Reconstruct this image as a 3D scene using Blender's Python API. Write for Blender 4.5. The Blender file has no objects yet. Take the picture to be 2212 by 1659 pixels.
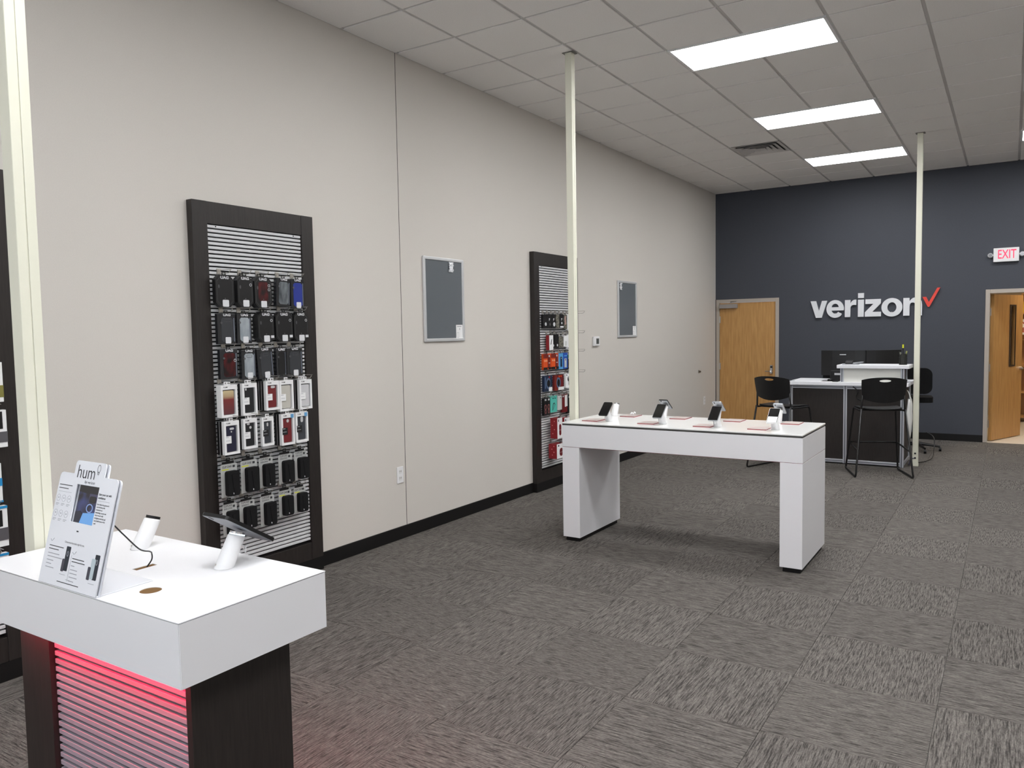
import bpy, bmesh, math, random
from mathutils import Matrix, Vector
random.seed(7)
R = math.radians
S = bpy.context.scene
COL = S.collection

# ---------------------------------------------------------------- camera
cam_d = bpy.data.cameras.new('camera')
cam = bpy.data.objects.new('camera', cam_d)
COL.objects.link(cam)
cam_d.sensor_width = 36.0
cam_d.lens = 27.4006
cam_d.clip_start = 0.05
cam.matrix_world = Matrix(((0.842611, -0.020282, 0.538141, 4.2003),
                           (0.538242, 0.063986, -0.840358, 0.0),
                           (-0.017389, 0.997745, 0.064832, 1.6725),
                           (0, 0, 0, 1)))
S.camera = cam

# ---------------------------------------------------------------- world, exposure
W = bpy.data.worlds.new('world')
S.world = W
W.use_nodes = True
bg = W.node_tree.nodes['Background']
bg.inputs[0].default_value = (0.72, 0.85, 1.0, 1)
bg.inputs[1].default_value = 1.9
S.view_settings.view_transform = 'Standard'
S.view_settings.look = 'None'
S.view_settings.gamma = 1.0
S.view_settings.use_curve_mapping = False
S.view_settings.exposure = 0.0
LIGHT_E = 20.6         # radiance of the ceiling panels

H = 3.9265             # ceiling height
YB = 12.96             # back wall
XR = 7.93              # right wall
YF = -4.0              # shop front
G = 0.6096             # ceiling grid

# ---------------------------------------------------------------- materials
def lin(c):
    c = c / 255.0
    return c / 12.92 if c <= 0.04045 else ((c + 0.055) / 1.055) ** 2.4
def rgb(r, g, b):
    return (lin(r), lin(g), lin(b), 1.0)

MATS = {}
def mat(name, col, rough=0.5, metal=0.0, spec=0.5, emit=None, estr=0.0, alpha=None, coat=0.0):
    if name in MATS:
        return MATS[name]
    m = bpy.data.materials.new(name)
    m.use_nodes = True
    b = m.node_tree.nodes['Principled BSDF']
    b.inputs['Base Color'].default_value = col
    b.inputs['Roughness'].default_value = rough
    b.inputs['Metallic'].default_value = metal
    b.inputs['Specular IOR Level'].default_value = spec
    b.inputs['Coat Weight'].default_value = coat
    if emit:
        b.inputs['Emission Color'].default_value = emit
        b.inputs['Emission Strength'].default_value = estr
    MATS[name] = m
    return m

def noise_mat(name, c1, c2, scale=(1, 1, 1), nscale=5.0, detail=4.0, rough=0.6, spec=0.4, bump=0.0,
              lo=0.35, hi=0.65, coord='Object', rand=False, bdist=0.002):
    """two-tone procedural: stretched noise drives colour and optional bump"""
    if name in MATS:
        return MATS[name]
    m = mat(name, c1, rough, 0, spec)
    nt = m.node_tree
    N, L = nt.nodes, nt.links
    b = N['Principled BSDF']
    tc = N.new('ShaderNodeTexCoord')
    mp = N.new('ShaderNodeMapping')
    mp.inputs['Scale'].default_value = scale
    L.new(tc.outputs[coord], mp.inputs['Vector'])
    if rand:
        oi = N.new('ShaderNodeObjectInfo')
        ml = N.new('ShaderNodeMath'); ml.operation = 'MULTIPLY'; ml.inputs[1].default_value = 53.0
        L.new(oi.outputs['Random'], ml.inputs[0])
        L.new(ml.outputs[0], mp.inputs['Location'])
    nz = N.new('ShaderNodeTexNoise')
    nz.inputs['Scale'].default_value = nscale
    nz.inputs['Detail'].default_value = detail
    L.new(mp.outputs[0], nz.inputs['Vector'])
    cr = N.new('ShaderNodeValToRGB')
    cr.color_ramp.elements[0].position = lo
    cr.color_ramp.elements[0].color = c1
    cr.color_ramp.elements[1].position = hi
    cr.color_ramp.elements[1].color = c2
    L.new(nz.outputs['Fac'], cr.inputs[0])
    L.new(cr.outputs[0], b.inputs['Base Color'])
    if bump:
        bp = N.new('ShaderNodeBump')
        bp.inputs['Strength'].default_value = bump
        bp.inputs['Distance'].default_value = bdist
        L.new(nz.outputs['Fac'], bp.inputs['Height'])
        L.new(bp.outputs[0], b.inputs['Normal'])
    return m

M_WALL = noise_mat('wall paint greige', rgb(209, 204, 197), rgb(212, 207, 200), nscale=180, rough=0.65, spec=0.25, bump=0.06)
M_BACK = noise_mat('wall paint slate', rgb(68, 71, 79), rgb(71, 74, 82), nscale=160, rough=0.6, spec=0.3, bump=0.06)
M_BASE = mat('black vinyl base', rgb(18, 17, 17), 0.5, spec=0.3)
M_TILE = noise_mat('ceiling tile', rgb(240, 237, 234), rgb(246, 244, 241), nscale=150, rough=0.9, spec=0.1, bump=0.25, detail=3)
M_GRID = mat('ceiling grid', rgb(205, 202, 199), 0.5, spec=0.3)
M_CEIL = mat('ceiling deck', rgb(150, 148, 146), 0.9)
M_WHITE = mat('white laminate', rgb(231, 231, 234), 0.32, spec=0.4)
M_WHITE2 = mat('white gloss glass', rgb(246, 246, 244), 0.10, spec=0.45)
M_WPLAS = mat('white plastic', rgb(232, 232, 233), 0.35)
M_SEAM = mat('dark seam', rgb(60, 60, 66), 0.6)
M_BLACK = mat('black plastic', rgb(19, 19, 20), 0.42, spec=0.4)
M_BLACKM = mat('black matte fabric', rgb(16, 16, 17), 0.85, spec=0.2)
M_BLACKG = mat('black glass', rgb(9, 9, 11), 0.12, spec=0.6)
M_BLKMET = mat('black steel tube', rgb(14, 14, 15), 0.35, spec=0.5)
M_CREAM = mat('cream painted steel', rgb(226, 225, 208), 0.4, spec=0.4)
M_ALU = mat('brushed aluminium', rgb(200, 203, 210), 0.35, metal=0.6)
M_ALUD = mat('aluminium groove', rgb(92, 96, 104), 0.5, metal=0.3)
M_STEEL = mat('satin steel', rgb(190, 186, 180), 0.3, metal=0.9)
M_CHROME = mat('chrome', rgb(215, 215, 218), 0.12, metal=1.0)
M_FRAME = mat('snap frame silver', rgb(212, 213, 214), 0.35, metal=0.35)
M_SLAT = mat('slat silver vinyl', rgb(208, 209, 211), 0.4, spec=0.4)
M_TRIMG = mat('door frame greige', rgb(176, 166, 155), 0.45)
M_DWOOD = noise_mat('dark wood laminate', rgb(34, 30, 28), rgb(46, 41, 39), scale=(14, 14, 1.0), nscale=9, rough=0.42, spec=0.4, bump=0.08, lo=0.3, hi=0.75)
M_OAK = noise_mat('oak veneer', rgb(178, 132, 76), rgb(199, 154, 96), scale=(9, 9, 0.7), nscale=4.5, rough=0.4, spec=0.4, lo=0.32, hi=0.68)
M_CARPET = None
M_RED = mat('red plastic', rgb(196, 42, 38), 0.4)
M_YEL = mat('yellow plastic', rgb(214, 219, 40), 0.4)
M_PAPER = mat('white paper', rgb(235, 235, 235), 0.7)
M_INK = mat('dark print', rgb(45, 46, 50), 0.7)
M_GREYINK = mat('grey print', rgb(150, 153, 160), 0.7)
M_BROWN = mat('raw particleboard hole', rgb(112, 82, 44), 0.9)

def carpet_material():
    m = mat('carpet loop', rgb(96, 92, 89), 0.95, spec=0.1)
    nt = m.node_tree; N, L = nt.nodes, nt.links
    b = N['Principled BSDF']
    tc = N.new('ShaderNodeTexCoord')
    oi = N.new('ShaderNodeObjectInfo')
    ml = N.new('ShaderNodeMath'); ml.operation = 'MULTIPLY'; ml.inputs[1].default_value = 40.0
    L.new(oi.outputs['Random'], ml.inputs[0])
    def stretched(sx, sy, ns, det):
        mp = N.new('ShaderNodeMapping')
        mp.inputs['Scale'].default_value = (sx, sy, 1)
        L.new(tc.outputs['Object'], mp.inputs['Vector'])
        L.new(ml.outputs[0], mp.inputs['Location'])
        nz = N.new('ShaderNodeTexNoise'); nz.inputs['Scale'].default_value = ns; nz.inputs['Detail'].default_value = det
        L.new(mp.outputs[0], nz.inputs['Vector'])
        return nz
    a = stretched(1.0, 14.0, 14.0, 2.0)     # broken tufted lines running along local x
    c = stretched(1.0, 3.5, 75.0, 2.0)      # fine loops
    r1 = N.new('ShaderNodeValToRGB')
    e = r1.color_ramp.elements
    e[0].position = 0.32; e[0].color = rgb(62, 59, 57)
    e[1].position = 0.52; e[1].color = rgb(102, 98, 94)
    k = e.new(0.68); k.color = rgb(118, 113, 109)
    L.new(a.outputs['Fac'], r1.inputs[0])
    r2 = N.new('ShaderNodeValToRGB')
    r2.color_ramp.elements[0].position = 0.3; r2.color_ramp.elements[0].color = (0.72, 0.72, 0.72, 1)
    r2.color_ramp.elements[1].position = 0.7; r2.color_ramp.elements[1].color = (1.25, 1.25, 1.25, 1)
    L.new(c.outputs['Fac'], r2.inputs[0])
    mx = N.new('ShaderNodeMix'); mx.data_type = 'RGBA'; mx.blend_type = 'MULTIPLY'
    mx.inputs[0].default_value = 1.0
    L.new(r1.outputs[0], mx.inputs[6]); L.new(r2.outputs[0], mx.inputs[7])
    # slight tile to tile shade
    mr = N.new('ShaderNodeMapRange'); mr.inputs[3].default_value = 0.93; mr.inputs[4].default_value = 1.06
    L.new(oi.outputs['Random'], mr.inputs[0])
    hv = N.new('ShaderNodeHueSaturation')
    L.new(mr.outputs[0], hv.inputs['Value']); L.new(mx.outputs[2], hv.inputs['Color'])
    L.new(hv.outputs[0], b.inputs['Base Color'])
    ad = N.new('ShaderNodeMath'); ad.operation = 'ADD'
    L.new(a.outputs['Fac'], ad.inputs[0]); L.new(c.outputs['Fac'], ad.inputs[1])
    bp = N.new('ShaderNodeBump'); bp.inputs['Strength'].default_value = 0.5; bp.inputs['Distance'].default_value = 0.003
    L.new(ad.outputs[0], bp.inputs['Height']); L.new(bp.outputs[0], b.inputs['Normal'])
    return m
M_CARPET = carpet_material()

# ---------------------------------------------------------------- mesh helpers
def link(o):
    COL.objects.link(o); return o
def obj(name, bm, m, parent=None, smooth=False):
    me = bpy.data.meshes.new(name)
    bmesh.ops.recalc_face_normals(bm, faces=bm.faces[:])
    bm.to_mesh(me); bm.free()
    if m: me.materials.append(m)
    if smooth:
        for p in me.polygons: p.use_smooth = True
    o = link(bpy.data.objects.new(name, me))
    o.parent = parent
    return o
def use(name, me, parent=None, loc=(0, 0, 0), rot=(0, 0, 0)):
    o = link(bpy.data.objects.new(name, me)); o.parent = parent
    o.location = loc; o.rotation_euler = rot
    return o
def tag(o, label, cat, group=None):
    o['label'] = label; o['category'] = cat
    if group: o['group'] = group
    return o
def thing(name, label, cat, loc=(0, 0, 0), rz=0.0, group=None):
    o = link(bpy.data.objects.new(name, None))
    o.empty_display_size = 0.05
    o.location = loc; o.rotation_euler = (0, 0, rz)
    return tag(o, label, cat, group)
def struct(o):
    o['kind'] = 'structure'; return o
def BM(): return bmesh.new()
def box(bm, x0, x1, y0, y1, z0, z1, bev=0.0, seg=2):
    r = bmesh.ops.create_cube(bm, size=1.0, matrix=Matrix.Translation(((x0+x1)/2, (y0+y1)/2, (z0+z1)/2)) @ Matrix.Diagonal((x1-x0, y1-y0, z1-z0, 1)))
    if bev:
        es = list({e for v in r['verts'] for e in v.link_edges})
        bmesh.ops.bevel(bm, geom=es, offset=bev, segments=seg, affect='EDGES', profile=0.5)
    return bm
def bx(x0, x1, y0, y1, z0, z1, bev=0.0, seg=2):
    return box(BM(), x0, x1, y0, y1, z0, z1, bev, seg)
def prism(bm, pts, y0, y1):
    """polygon given in (x,z), extruded from y0 (front, facing -Y) to y1"""
    a = [bm.verts.new((x, y0, z)) for x, z in pts]
    b = [bm.verts.new((x, y1, z)) for x, z in pts]
    bm.faces.new(a); bm.faces.new(b[::-1])
    n = len(pts)
    for i in range(n):
        j = (i+1) % n
        bm.faces.new((a[j], a[i], b[i], b[j]))
    return bm
def prismz(bm, pts, z0, z1):
    a = [bm.verts.new((x, y, z0)) for x, y in pts]
    b = [bm.verts.new((x, y, z1)) for x, y in pts]
    bm.faces.new(a[::-1]); bm.faces.new(b)
    n = len(pts)
    for i in range(n):
        j = (i+1) % n
        bm.faces.new((a[i], a[j], b[j], b[i]))
    return bm
def rrect(w, h, r, cx=0.0, cz=0.0, n=4):
    p = []
    for sx, sz, a0 in ((1, 1, 0), (-1, 1, 90), (-1, -1, 180), (1, -1, 270)):
        for k in range(n+1):
            a = R(a0 + 90*k/n)
            p.append((cx + sx*(w/2-r) + r*math.cos(a), cz + sz*(h/2-r) + r*math.sin(a)))
    return p
def circ(r, cx=0.0, cz=0.0, n=20, rz=None):
    rz = rz or r
    return [(cx + r*math.cos(2*math.pi*k/n), cz + rz*math.sin(2*math.pi*k/n)) for k in range(n)]
def ring(bm, outer, inner, y0, y1):
    """plate with a hole; outer and inner have equally many points"""
    n = len(outer)
    A = [bm.verts.new((x, y0, z)) for x, z in outer]; B = [bm.verts.new((x, y0, z)) for x, z in inner]
    C = [bm.verts.new((x, y1, z)) for x, z in outer]; D = [bm.verts.new((x, y1, z)) for x, z in inner]
    for i in range(n):
        j = (i+1) % n
        bm.faces.new((A[i], A[j], B[j], B[i])); bm.faces.new((C[j], C[i], D[i], D[j]))
        bm.faces.new((A[j], A[i], C[i], C[j])); bm.faces.new((B[i], B[j], D[j], D[i]))
    return bm
def tube(bm, pts, r, n=8, cap=True):
    pts = [Vector(p) for p in pts]
    rs = r if isinstance(r, (list, tuple)) else [r]*len(pts)
    t0 = (pts[1]-pts[0]).normalized()
    up = Vector((0, 0, 1)) if abs(t0.z) < 0.9 else Vector((0, 1, 0))
    u = t0.cross(up).normalized()
    rings = []
    for i, p in enumerate(pts):
        t = (pts[min(i+1, len(pts)-1)] - pts[max(i-1, 0)]).normalized()
        u = (u - t*u.dot(t)).normalized()
        v = t.cross(u)
        rings.append([bm.verts.new(p + (u*math.cos(2*math.pi*k/n) + v*math.sin(2*math.pi*k/n))*rs[i]) for k in range(n)])
    for a, b in zip(rings, rings[1:]):
        for k in range(n):
            j = (k+1) % n
            bm.faces.new((a[k], a[j], b[j], b[k]))
    if cap:
        bm.faces.new(rings[0][::-1]); bm.faces.new(rings[-1])
    return bm
def smooth_path(pts, sub=6):
    """Catmull-Rom through the points"""
    P = [Vector(p) for p in pts]
    out = []
    for i in range(len(P)-1):
        p0, p1, p2, p3 = P[max(i-1, 0)], P[i], P[i+1], P[min(i+2, len(P)-1)]
        for k in range(sub):
            t = k/sub
            out.append(0.5*((2*p1) + (p2-p0)*t + (2*p0-5*p1+4*p2-p3)*t*t + (3*p1-p0-3*p2+p3)*t**3))
    out.append(P[-1])
    return out
def corner_path(pts, r, n=4):
    """polyline with rounded corners"""
    P = [Vector(p) for p in pts]
    out = [P[0]]
    for i in range(1, len(P)-1):
        a = (P[i-1]-P[i]); b = (P[i+1]-P[i])
        d = min(r, a.length*0.45, b.length*0.45)
        p0 = P[i] + a.normalized()*d; p2 = P[i] + b.normalized()*d
        for k in range(n+1):
            t = k/n
            out.append(p0*(1-t)**2 + P[i]*2*t*(1-t) + p2*t*t)
    out.append(P[-1])
    return out
def cyl(bm, c, r, h, n=20, r2=None, axis='z'):
    M = Matrix.Translation(c)
    if axis == 'x': M = M @ Matrix.Rotation(R(90), 4, 'Y')
    if axis == 'y': M = M @ Matrix.Rotation(R(90), 4, 'X')
    bmesh.ops.create_cone(bm, cap_ends=True, segments=n, radius1=r, radius2=r if r2 is None else r2, depth=h, matrix=M)
    return bm
TXT = {}
def text_mesh(s, size, bold=0.0, depth=0.0, align='CENTER'):
    k = (s, size, bold, depth, align)
    if k in TXT: return TXT[k]
    cu = bpy.data.curves.new('txt', 'FONT')
    cu.body = s; cu.size = size; cu.align_x = align; cu.align_y = 'CENTER'
    cu.offset = bold; cu.extrude = depth; cu.resolution_u = 3
    o = link(bpy.data.objects.new('txt', cu))
    dg = bpy.context.evaluated_depsgraph_get()
    me = bpy.data.meshes.new_from_object(o.evaluated_get(dg))
    me.name = 'print'
    bpy.data.objects.remove(o); bpy.data.curves.remove(cu)
    TXT[k] = me
    return me
def text(name, s, size, m, parent, loc, bold=0.0, depth=0.0, align='CENTER', sx=1.0, rot=None):
    """print facing local -Y"""
    me = text_mesh(s, size, bold, depth, align)
    if m.name not in [q.name for q in me.materials if q]:
        if len(me.materials):
            me = me.copy(); me.materials.clear()
        me.materials.append(m)
    o = use(name, me, parent, loc, rot or (R(90), 0, 0))
    o.scale = (sx, 1, 1)
    return o
def curve_fill(name, splines, depth, m, parent):
    """closed 2-D outlines (x,z) with holes -> solid plate facing -Y"""
    cu = bpy.data.curves.new(name, 'CURVE'); cu.dimensions = '2D'; cu.fill_mode = 'BOTH'; cu.extrude = depth/2
    for pts in splines:
        sp = cu.splines.new('POLY'); sp.points.add(len(pts)-1)
        for q, (x, z) in zip(sp.points, pts): q.co = (x, z, 0, 1)
        sp.use_cyclic_u = True
    o = link(bpy.data.objects.new(name, cu))
    dg = bpy.context.evaluated_depsgraph_get()
    me = bpy.data.meshes.new_from_object(o.evaluated_get(dg)); me.name = name
    bpy.data.objects.remove(o); bpy.data.curves.remove(cu)
    me.materials.clear(); me.materials.append(m)
    me.transform(Matrix.Rotation(R(90), 4, 'X'))
    return use(name, me, parent)

# ================================================================ THE ROOM
# floor: slab + carpet tiles laid quarter-turned
floor = struct(obj('floor', bx(-0.15, XR+0.15, YF-0.15, YB+0.0, -0.10, -0.007), M_CEIL))
CT = 0.61
ct_full = BM(); box(ct_full, -CT/2+0.0007, CT/2-0.0007, -CT/2+0.0007, CT/2-0.0007, -0.007, 0.0, 0.0015, 1)
tile0 = obj('carpet_tile', ct_full, M_CARPET, floor)
n_ct = 0
for i in range(-1, 8):
    for j in range(-5, 16):
        x0, y0 = 0.30+CT*i, 3.20+CT*j
        alongx = (i+j) % 2 == 1          # tile (3,0) runs along x
        if i == -1:                      # cut tiles along the left wall
            w = 0.30
            b = bx(-w/2, w/2-0.0007, -CT/2+0.0007, CT/2-0.0007, -0.007, 0) if alongx else bx(-CT/2+0.0007, CT/2-0.0007, -w/2+0.0007, w/2, -0.007, 0)
            t = obj('carpet_tile', b, M_CARPET, floor)
            t.location = (w/2, y0+CT/2, 0)
        else:
            t = tile0 if n_ct == 0 else use('carpet_tile', tile0.data, floor)
            n_ct += 1
            t.location = (x0+CT/2, y0+CT/2, random.uniform(-0.0006, 0.0004))
        t.rotation_euler = (0, 0, (0 if alongx else R(90)) + R(180)*random.randint(0, 1))
rest = BM()
box(rest, 0.30+CT*8, XR, YF, YB, -0.007, 0.0)
box(rest, 0, 0.30+CT*8, YF, 3.20-CT*5, -0.007, 0.0)
o = obj('carpet_field', rest, M_CARPET, floor); o['kind'] = 'stuff'

# walls
struct(obj('wall_left', bx(-0.15, 0, YF, YB+0.15, -0.1, H+0.2), M_WALL))
struct(obj('wall_right', bx(XR, XR+0.15, YF, YB+0.15, -0.1, H+0.2), M_WALL))
D1 = (0.064, 0.986, 2.118)             # door 1 opening x0,x1,top
D2 = (3.942, 4.862, 2.118)
wb = BM()
T = 0.14
box(wb, 0.0, D1[0]-0.02, YB, YB+T, -0.1, H+0.2)
box(wb, D1[0]-0.02, D1[1]+0.02, YB, YB+T, D1[2]+0.02, H+0.2)
box(wb, D1[1]+0.02, D2[0]-0.02, YB, YB+T, -0.1, H+0.2)
box(wb, D2[0]-0.02, D2[1]+0.02, YB, YB+T, D2[2]+0.02, H+0.2)
box(wb, D2[1]+0.02, XR, YB, YB+T, -0.1, H+0.2)
struct(obj('wall_back', wb, M_BACK))
# shop front behind the camera: piers, sill, header with three window openings
wf = BM()
box(wf, 0, XR, YF-0.15, YF, -0.1, 0.45); box(wf, 0, XR, YF-0.15, YF, 2.75, H+0.2)
WX = [(0.5, 2.7), (3.0, 5.2), (5.5, 7.5)]
xs = [0.0] + [v for w in WX for v in w] + [XR]
for a, b in zip(xs[0::2], xs[1::2]): box(wf, a, b, YF-0.15, YF, 0.45, 2.75)
struct(obj('wall_front', wf, M_WALL))
for i, (a, b) in enumerate(WX):
    f = BM()
    for c in (a, (a+b)/2-0.025, b-0.05): box(f, c, c+0.05, YF-0.1, YF-0.04, 0.45, 2.75)
    for c in (0.45, 2.70): box(f, a, b, YF-0.1, YF-0.04, c, c+0.05)
    w = struct(obj('window_%d' % (i+1), f, M_ALU))
    pl = bpy.data.lights.new('daylight_portal', 'AREA'); pl.shape = 'RECTANGLE'; pl.size = b-a; pl.size_y = 2.3
    pl.cycles.is_portal = True
    po = link(bpy.data.objects.new('daylight_portal', pl)); po.location = ((a+b)/2, YF-0.12, 1.6); po.rotation_euler = (R(-90), 0, R(180))

# wall seam reveal
struct(obj('trim_1', bx(0, 0.0012, 4.8995, 4.9045, 0.10, H), mat('seam shadow', rgb(70, 67, 64), 0.8)))
# dark reveal in the back corner
struct(obj('trim_2', bx(0.001, 0.012, YB-0.012, YB-0.0005, 0.10, 2.175), M_BASE))
# ceiling perimeter angle
struct(obj('trim_3', bx(0.0005, 0.022, 1.0, YB, H+0.001, H+0.006), M_GRID))
# baseboards
def baseboard(name, segs):
    b = BM()
    for s in segs: box(b, *s, 0.0015, 1)
    return struct(obj(name, b, M_BASE))
P0, P1, P2 = (0.96, 1.92), (2.955, 3.915), (6.93, 7.89)      # slatwall spans along y
baseboard('baseboard_left', [(0.0005, 0.012, a, b, 0.0005, 0.104) for a, b in ((YF, P0[0]-0.002), (P0[1]+0.002, P1[0]-0.002), (P1[1]+0.002, P2[0]-0.002), (P2[1]+0.002, YB-0.014))])
baseboard('baseboard_back', [(1.045, 3.888, YB-0.012, YB-0.0005, 0.0005, 0.100), (4.92, XR, YB-0.012, YB-0.0005, 0.0005, 0.10)])

# ceiling: deck, tee grid, tegular tiles
X0 = 0.5894
Y0 = 6.1352
ceil = struct(obj('ceiling', bx(0, XR, YF, YB, H+0.022, H+0.2), M_CEIL))
colx = [0.0] + [X0 + G*k for k in range(13)]
rows = list(range(-10, 12))
lights = []
for c in (3, 7):
    for r in (-16, -12, -8, -4, 0, 4, 8): lights.append((c, r))
lightcells = {(c+k, r) for c, r in lights for k in (0, 1)}
vent_cell = (2, 6)
for k in range(1, 13):
    obj('grid_bar', bx(colx[k]-0.012, colx[k]+0.012, YF, YB, H+0.0085, H+0.0125), M_GRID, ceil)
for r in range(-16, 12):
    y = Y0+G*r
    if y < YB: obj('grid_bar', bx(0, XR, y-0.012, y+0.012, H+0.0086, H+0.0126), M_GRID, ceil)
GAP = 0.013
tile_me = {}
def tilemesh(w, d):
    k = (round(w, 4), round(d, 4))
    if k not in tile_me:
        b = bx(-w/2, w/2, -d/2, d/2, 0, 0.016, 0.0025, 1)
        me = bpy.data.meshes.new('ceiling_tile'); bmesh.ops.recalc_face_normals(b, faces=b.faces[:]); b.to_mesh(me); b.free(); me.materials.append(M_TILE); tile_me[k] = me
    return tile_me[k]
restb = BM()
for c in range(0, 13):
    for r in range(-17, 12):
        if (c, r) in lightcells or (c, r) == vent_cell: continue
        xa = 0.004 if c == 0 else colx[c]+GAP
        xb = (colx[c+1]-GAP) if c < 12 else XR-0.004
        ya, yb = Y0+G*r+GAP, min(Y0+G*(r+1)-GAP, YB-0.004)
        if yb-ya < 0.03: continue
        if c <= 8 and r >= -7:
            use('ceiling_tile', tilemesh(xb-xa, yb-ya), ceil, ((xa+xb)/2, (ya+yb)/2, H + random.uniform(-0.0008, 0.0008)))
        else:
            box(restb, xa, xb, ya, yb, H, H+0.016)
o = obj('ceiling_tile_field', restb, M_TILE, ceil); o['kind'] = 'stuff'

# ---------------------------------------------------------------- doors in the back wall
def door_frame(parent, d):
    x0, x1, zt = d
    f = BM()
    for a, b, c, e in ((x0-0.055, x0, 0.001, zt+0.055), (x1, x1+0.055, 0.001, zt+0.055), (x0, x1, zt, zt+0.055)):
        box(f, max(a, 0.004), b, YB-0.012, YB+T+0.012, c, e, 0.002, 1)
    return obj('door_frame', f, M_TRIMG, parent)
def hinge(parent, x, y, z):
    b = BM(); cyl(b, (x, y, z), 0.008, 0.11, 10); box(b, x-0.02, x+0.02, y+0.001, y+0.004, z-0.055, z+0.055)
    return obj('hinge', b, M_STEEL, parent)
d1 = struct(thing('door_1', 'closed oak veneer door with closer in slate back wall corner', 'door'))
door_frame(d1, D1)
leaf = obj('door_leaf', bx(D1[0]+0.004, D1[1]-0.004, YB+0.006, YB+0.05, 0.012, D1[2]-0.004, 0.001, 1), M_OAK, d1)
for z in (0.25, 1.06, 1.84): hinge(d1, D1[0]+0.004, YB-0.008, z)
cb = BM(); box(cb, D1[0]+0.012, D1[0]+0.31, YB-0.055, YB+0.006, 2.025, 2.095, 0.004)
clos = obj('door_closer', cb, mat('closer paint', rgb(158, 152, 148), 0.4, metal=0.3), d1)
arm = BM(); tube(arm, [(D1[0]+0.20, YB-0.03, 2.10), (D1[0]+0.20, YB-0.03, 2.128), (D1[0]+0.30, YB-0.06, 2.135), (D1[0]+0.19, YB-0.012, 2.142)], 0.006, 6)
obj('closer_arm', arm, M_STEEL, clos)
lk = BM(); box(lk, 0.902, 0.948, YB-0.018, YB+0.006, 0.945, 1.085, 0.006)
lock = obj('lock_plate', lk, M_CHROME, d1)
lv = BM(); cyl(lv, (0.925, YB-0.03, 0.985), 0.022, 0.03, 16, axis='y'); tube(lv, [(0.925, YB-0.045, 0.985), (0.915, YB-0.055, 0.985), (0.835, YB-0.055, 0.985)], 0.008, 8)
obj('lever_handle', lv, M_CHROME, lock)
kp = BM(); box(kp, 0.91, 0.94, YB-0.022, YB-0.017, 1.035, 1.07, 0.001, 1)
obj('keypad', kp, M_BLACK, lock)

d2 = struct(thing('door_2', 'open oak door with narrow glass lite beside exit sign', 'door'))
door_frame(d2, D2)
hx, hy = D2[0]+0.008, YB+T+0.02
lf = thing('door_leaf', '', 'x'); del lf['label']; del lf['category']
lf.parent = d2; lf.location = (hx, hy, 0); lf.rotation_euler = (0, 0, R(67))
lw = 0.905
lb = BM()
for a in ((0.0, 0.50, 0.012, 2.108), (0.66, lw, 0.012, 2.108), (0.50, 0.66, 0.012, 1.075), (0.50, 0.66, 1.95, 2.108)):
    box(lb, a[0], a[1], -0.045, 0, a[2], a[3])
bmesh.ops.remove_doubles(lb, verts=lb.verts[:], dist=1e-5)
obj('door_panel', lb, M_OAK, lf)
lm = BM()
for s in (-0.053, 0.0):
    for a in ((0.485, 0.505, 1.06, 1.965), (0.655, 0.675, 1.06, 1.965), (0.505, 0.655, 1.06, 1.08), (0.505, 0.655, 1.945, 1.965)):
        box(lm, a[0], a[1], s, s+0.008, a[2], a[3])
obj('lite_frame', lm, mat('bronze lite frame', rgb(52, 40, 32), 0.4), lf)
gm = mat('lite glass', (0.9, 0.9, 0.9, 1), 0.02)
gm.node_tree.nodes['Principled BSDF'].inputs['Transmission Weight'].default_value = 1.0
gm.node_tree.nodes['Principled BSDF'].inputs['IOR'].default_value = 1.1
obj('glass_pane', bx(0.50, 0.66, -0.028, -0.023, 1.075, 1.95), gm, lf)
h2 = BM(); cyl(h2, (0.845, -0.06, 1.02), 0.026, 0.03, 16, axis='y'); tube(h2, [(0.845, -0.07, 1.02), (0.845, -0.095, 1.02), (0.74, -0.095, 1.02)], 0.009, 8)
cyl(h2, (0.845, 0.015, 1.02), 0.026, 0.03, 16, axis='y'); tube(h2, [(0.845, 0.025, 1.02), (0.845, 0.05, 1.02), (0.74, 0.05, 1.02)], 0.009, 8)
obj('lever_handle', h2, M_CHROME, lf)
for z in (0.25, 1.06, 1.86): hinge(d2, hx-0.004, hy-0.004, z)

# ---------------------------------------------------------------- the stock room seen through door 2
M_SRW = mat('stock room wall', rgb(205, 190, 168), 0.7)
M_SRF = mat('stock room vinyl floor', rgb(214, 206, 194), 0.35)
struct(obj('floor', bx(2.6, 7.6, YB+0.0, 17.0, -0.1, 0.001), M_SRF))
sw = BM()
box(sw, 2.5, 2.6, YB+T, 17.0, 0, 2.75); box(sw, 7.6, 7.7, YB+T, 17.0, 0, 2.75); box(sw, 2.5, 7.7, 17.0, 17.1, 0, 2.75)
struct(obj('wall_stockroom', sw, M_SRW))
struct(obj('ceiling', bx(2.5, 7.7, YB+T, 17.1, 2.75, 2.85), M_TILE))
sl = thing('ceiling_light', 'warm glowing ceiling panel inside the room beyond open door', 'ceiling light', (5.0, 14.3, 2.735))
obj('frame', bx(-0.61, 0.61, -0.31, 0.31, 0.004, 0.014), M_WPLAS, sl)
obj('diffuser', bx(-0.57, 0.57, -0.27, 0.27, 0, 0.004), mat('warm panel glow', (1, 1, 1, 1), emit=(1.0, 0.82, 0.58, 1), estr=22.0), sl)
sh = thing('storage_shelf', 'tall oak shelving unit standing in the room beyond open door', 'shelf', (4.335, 16.1, 0))
for x in (0.0, 0.95): obj('side_panel', bx(x, x+0.02, -0.2, 0.2, 0.001, 2.2), M_OAK, sh)
obj('back_panel', bx(0.02, 0.95, 0.18, 0.2, 0.05, 2.2), M_OAK, sh)
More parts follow.
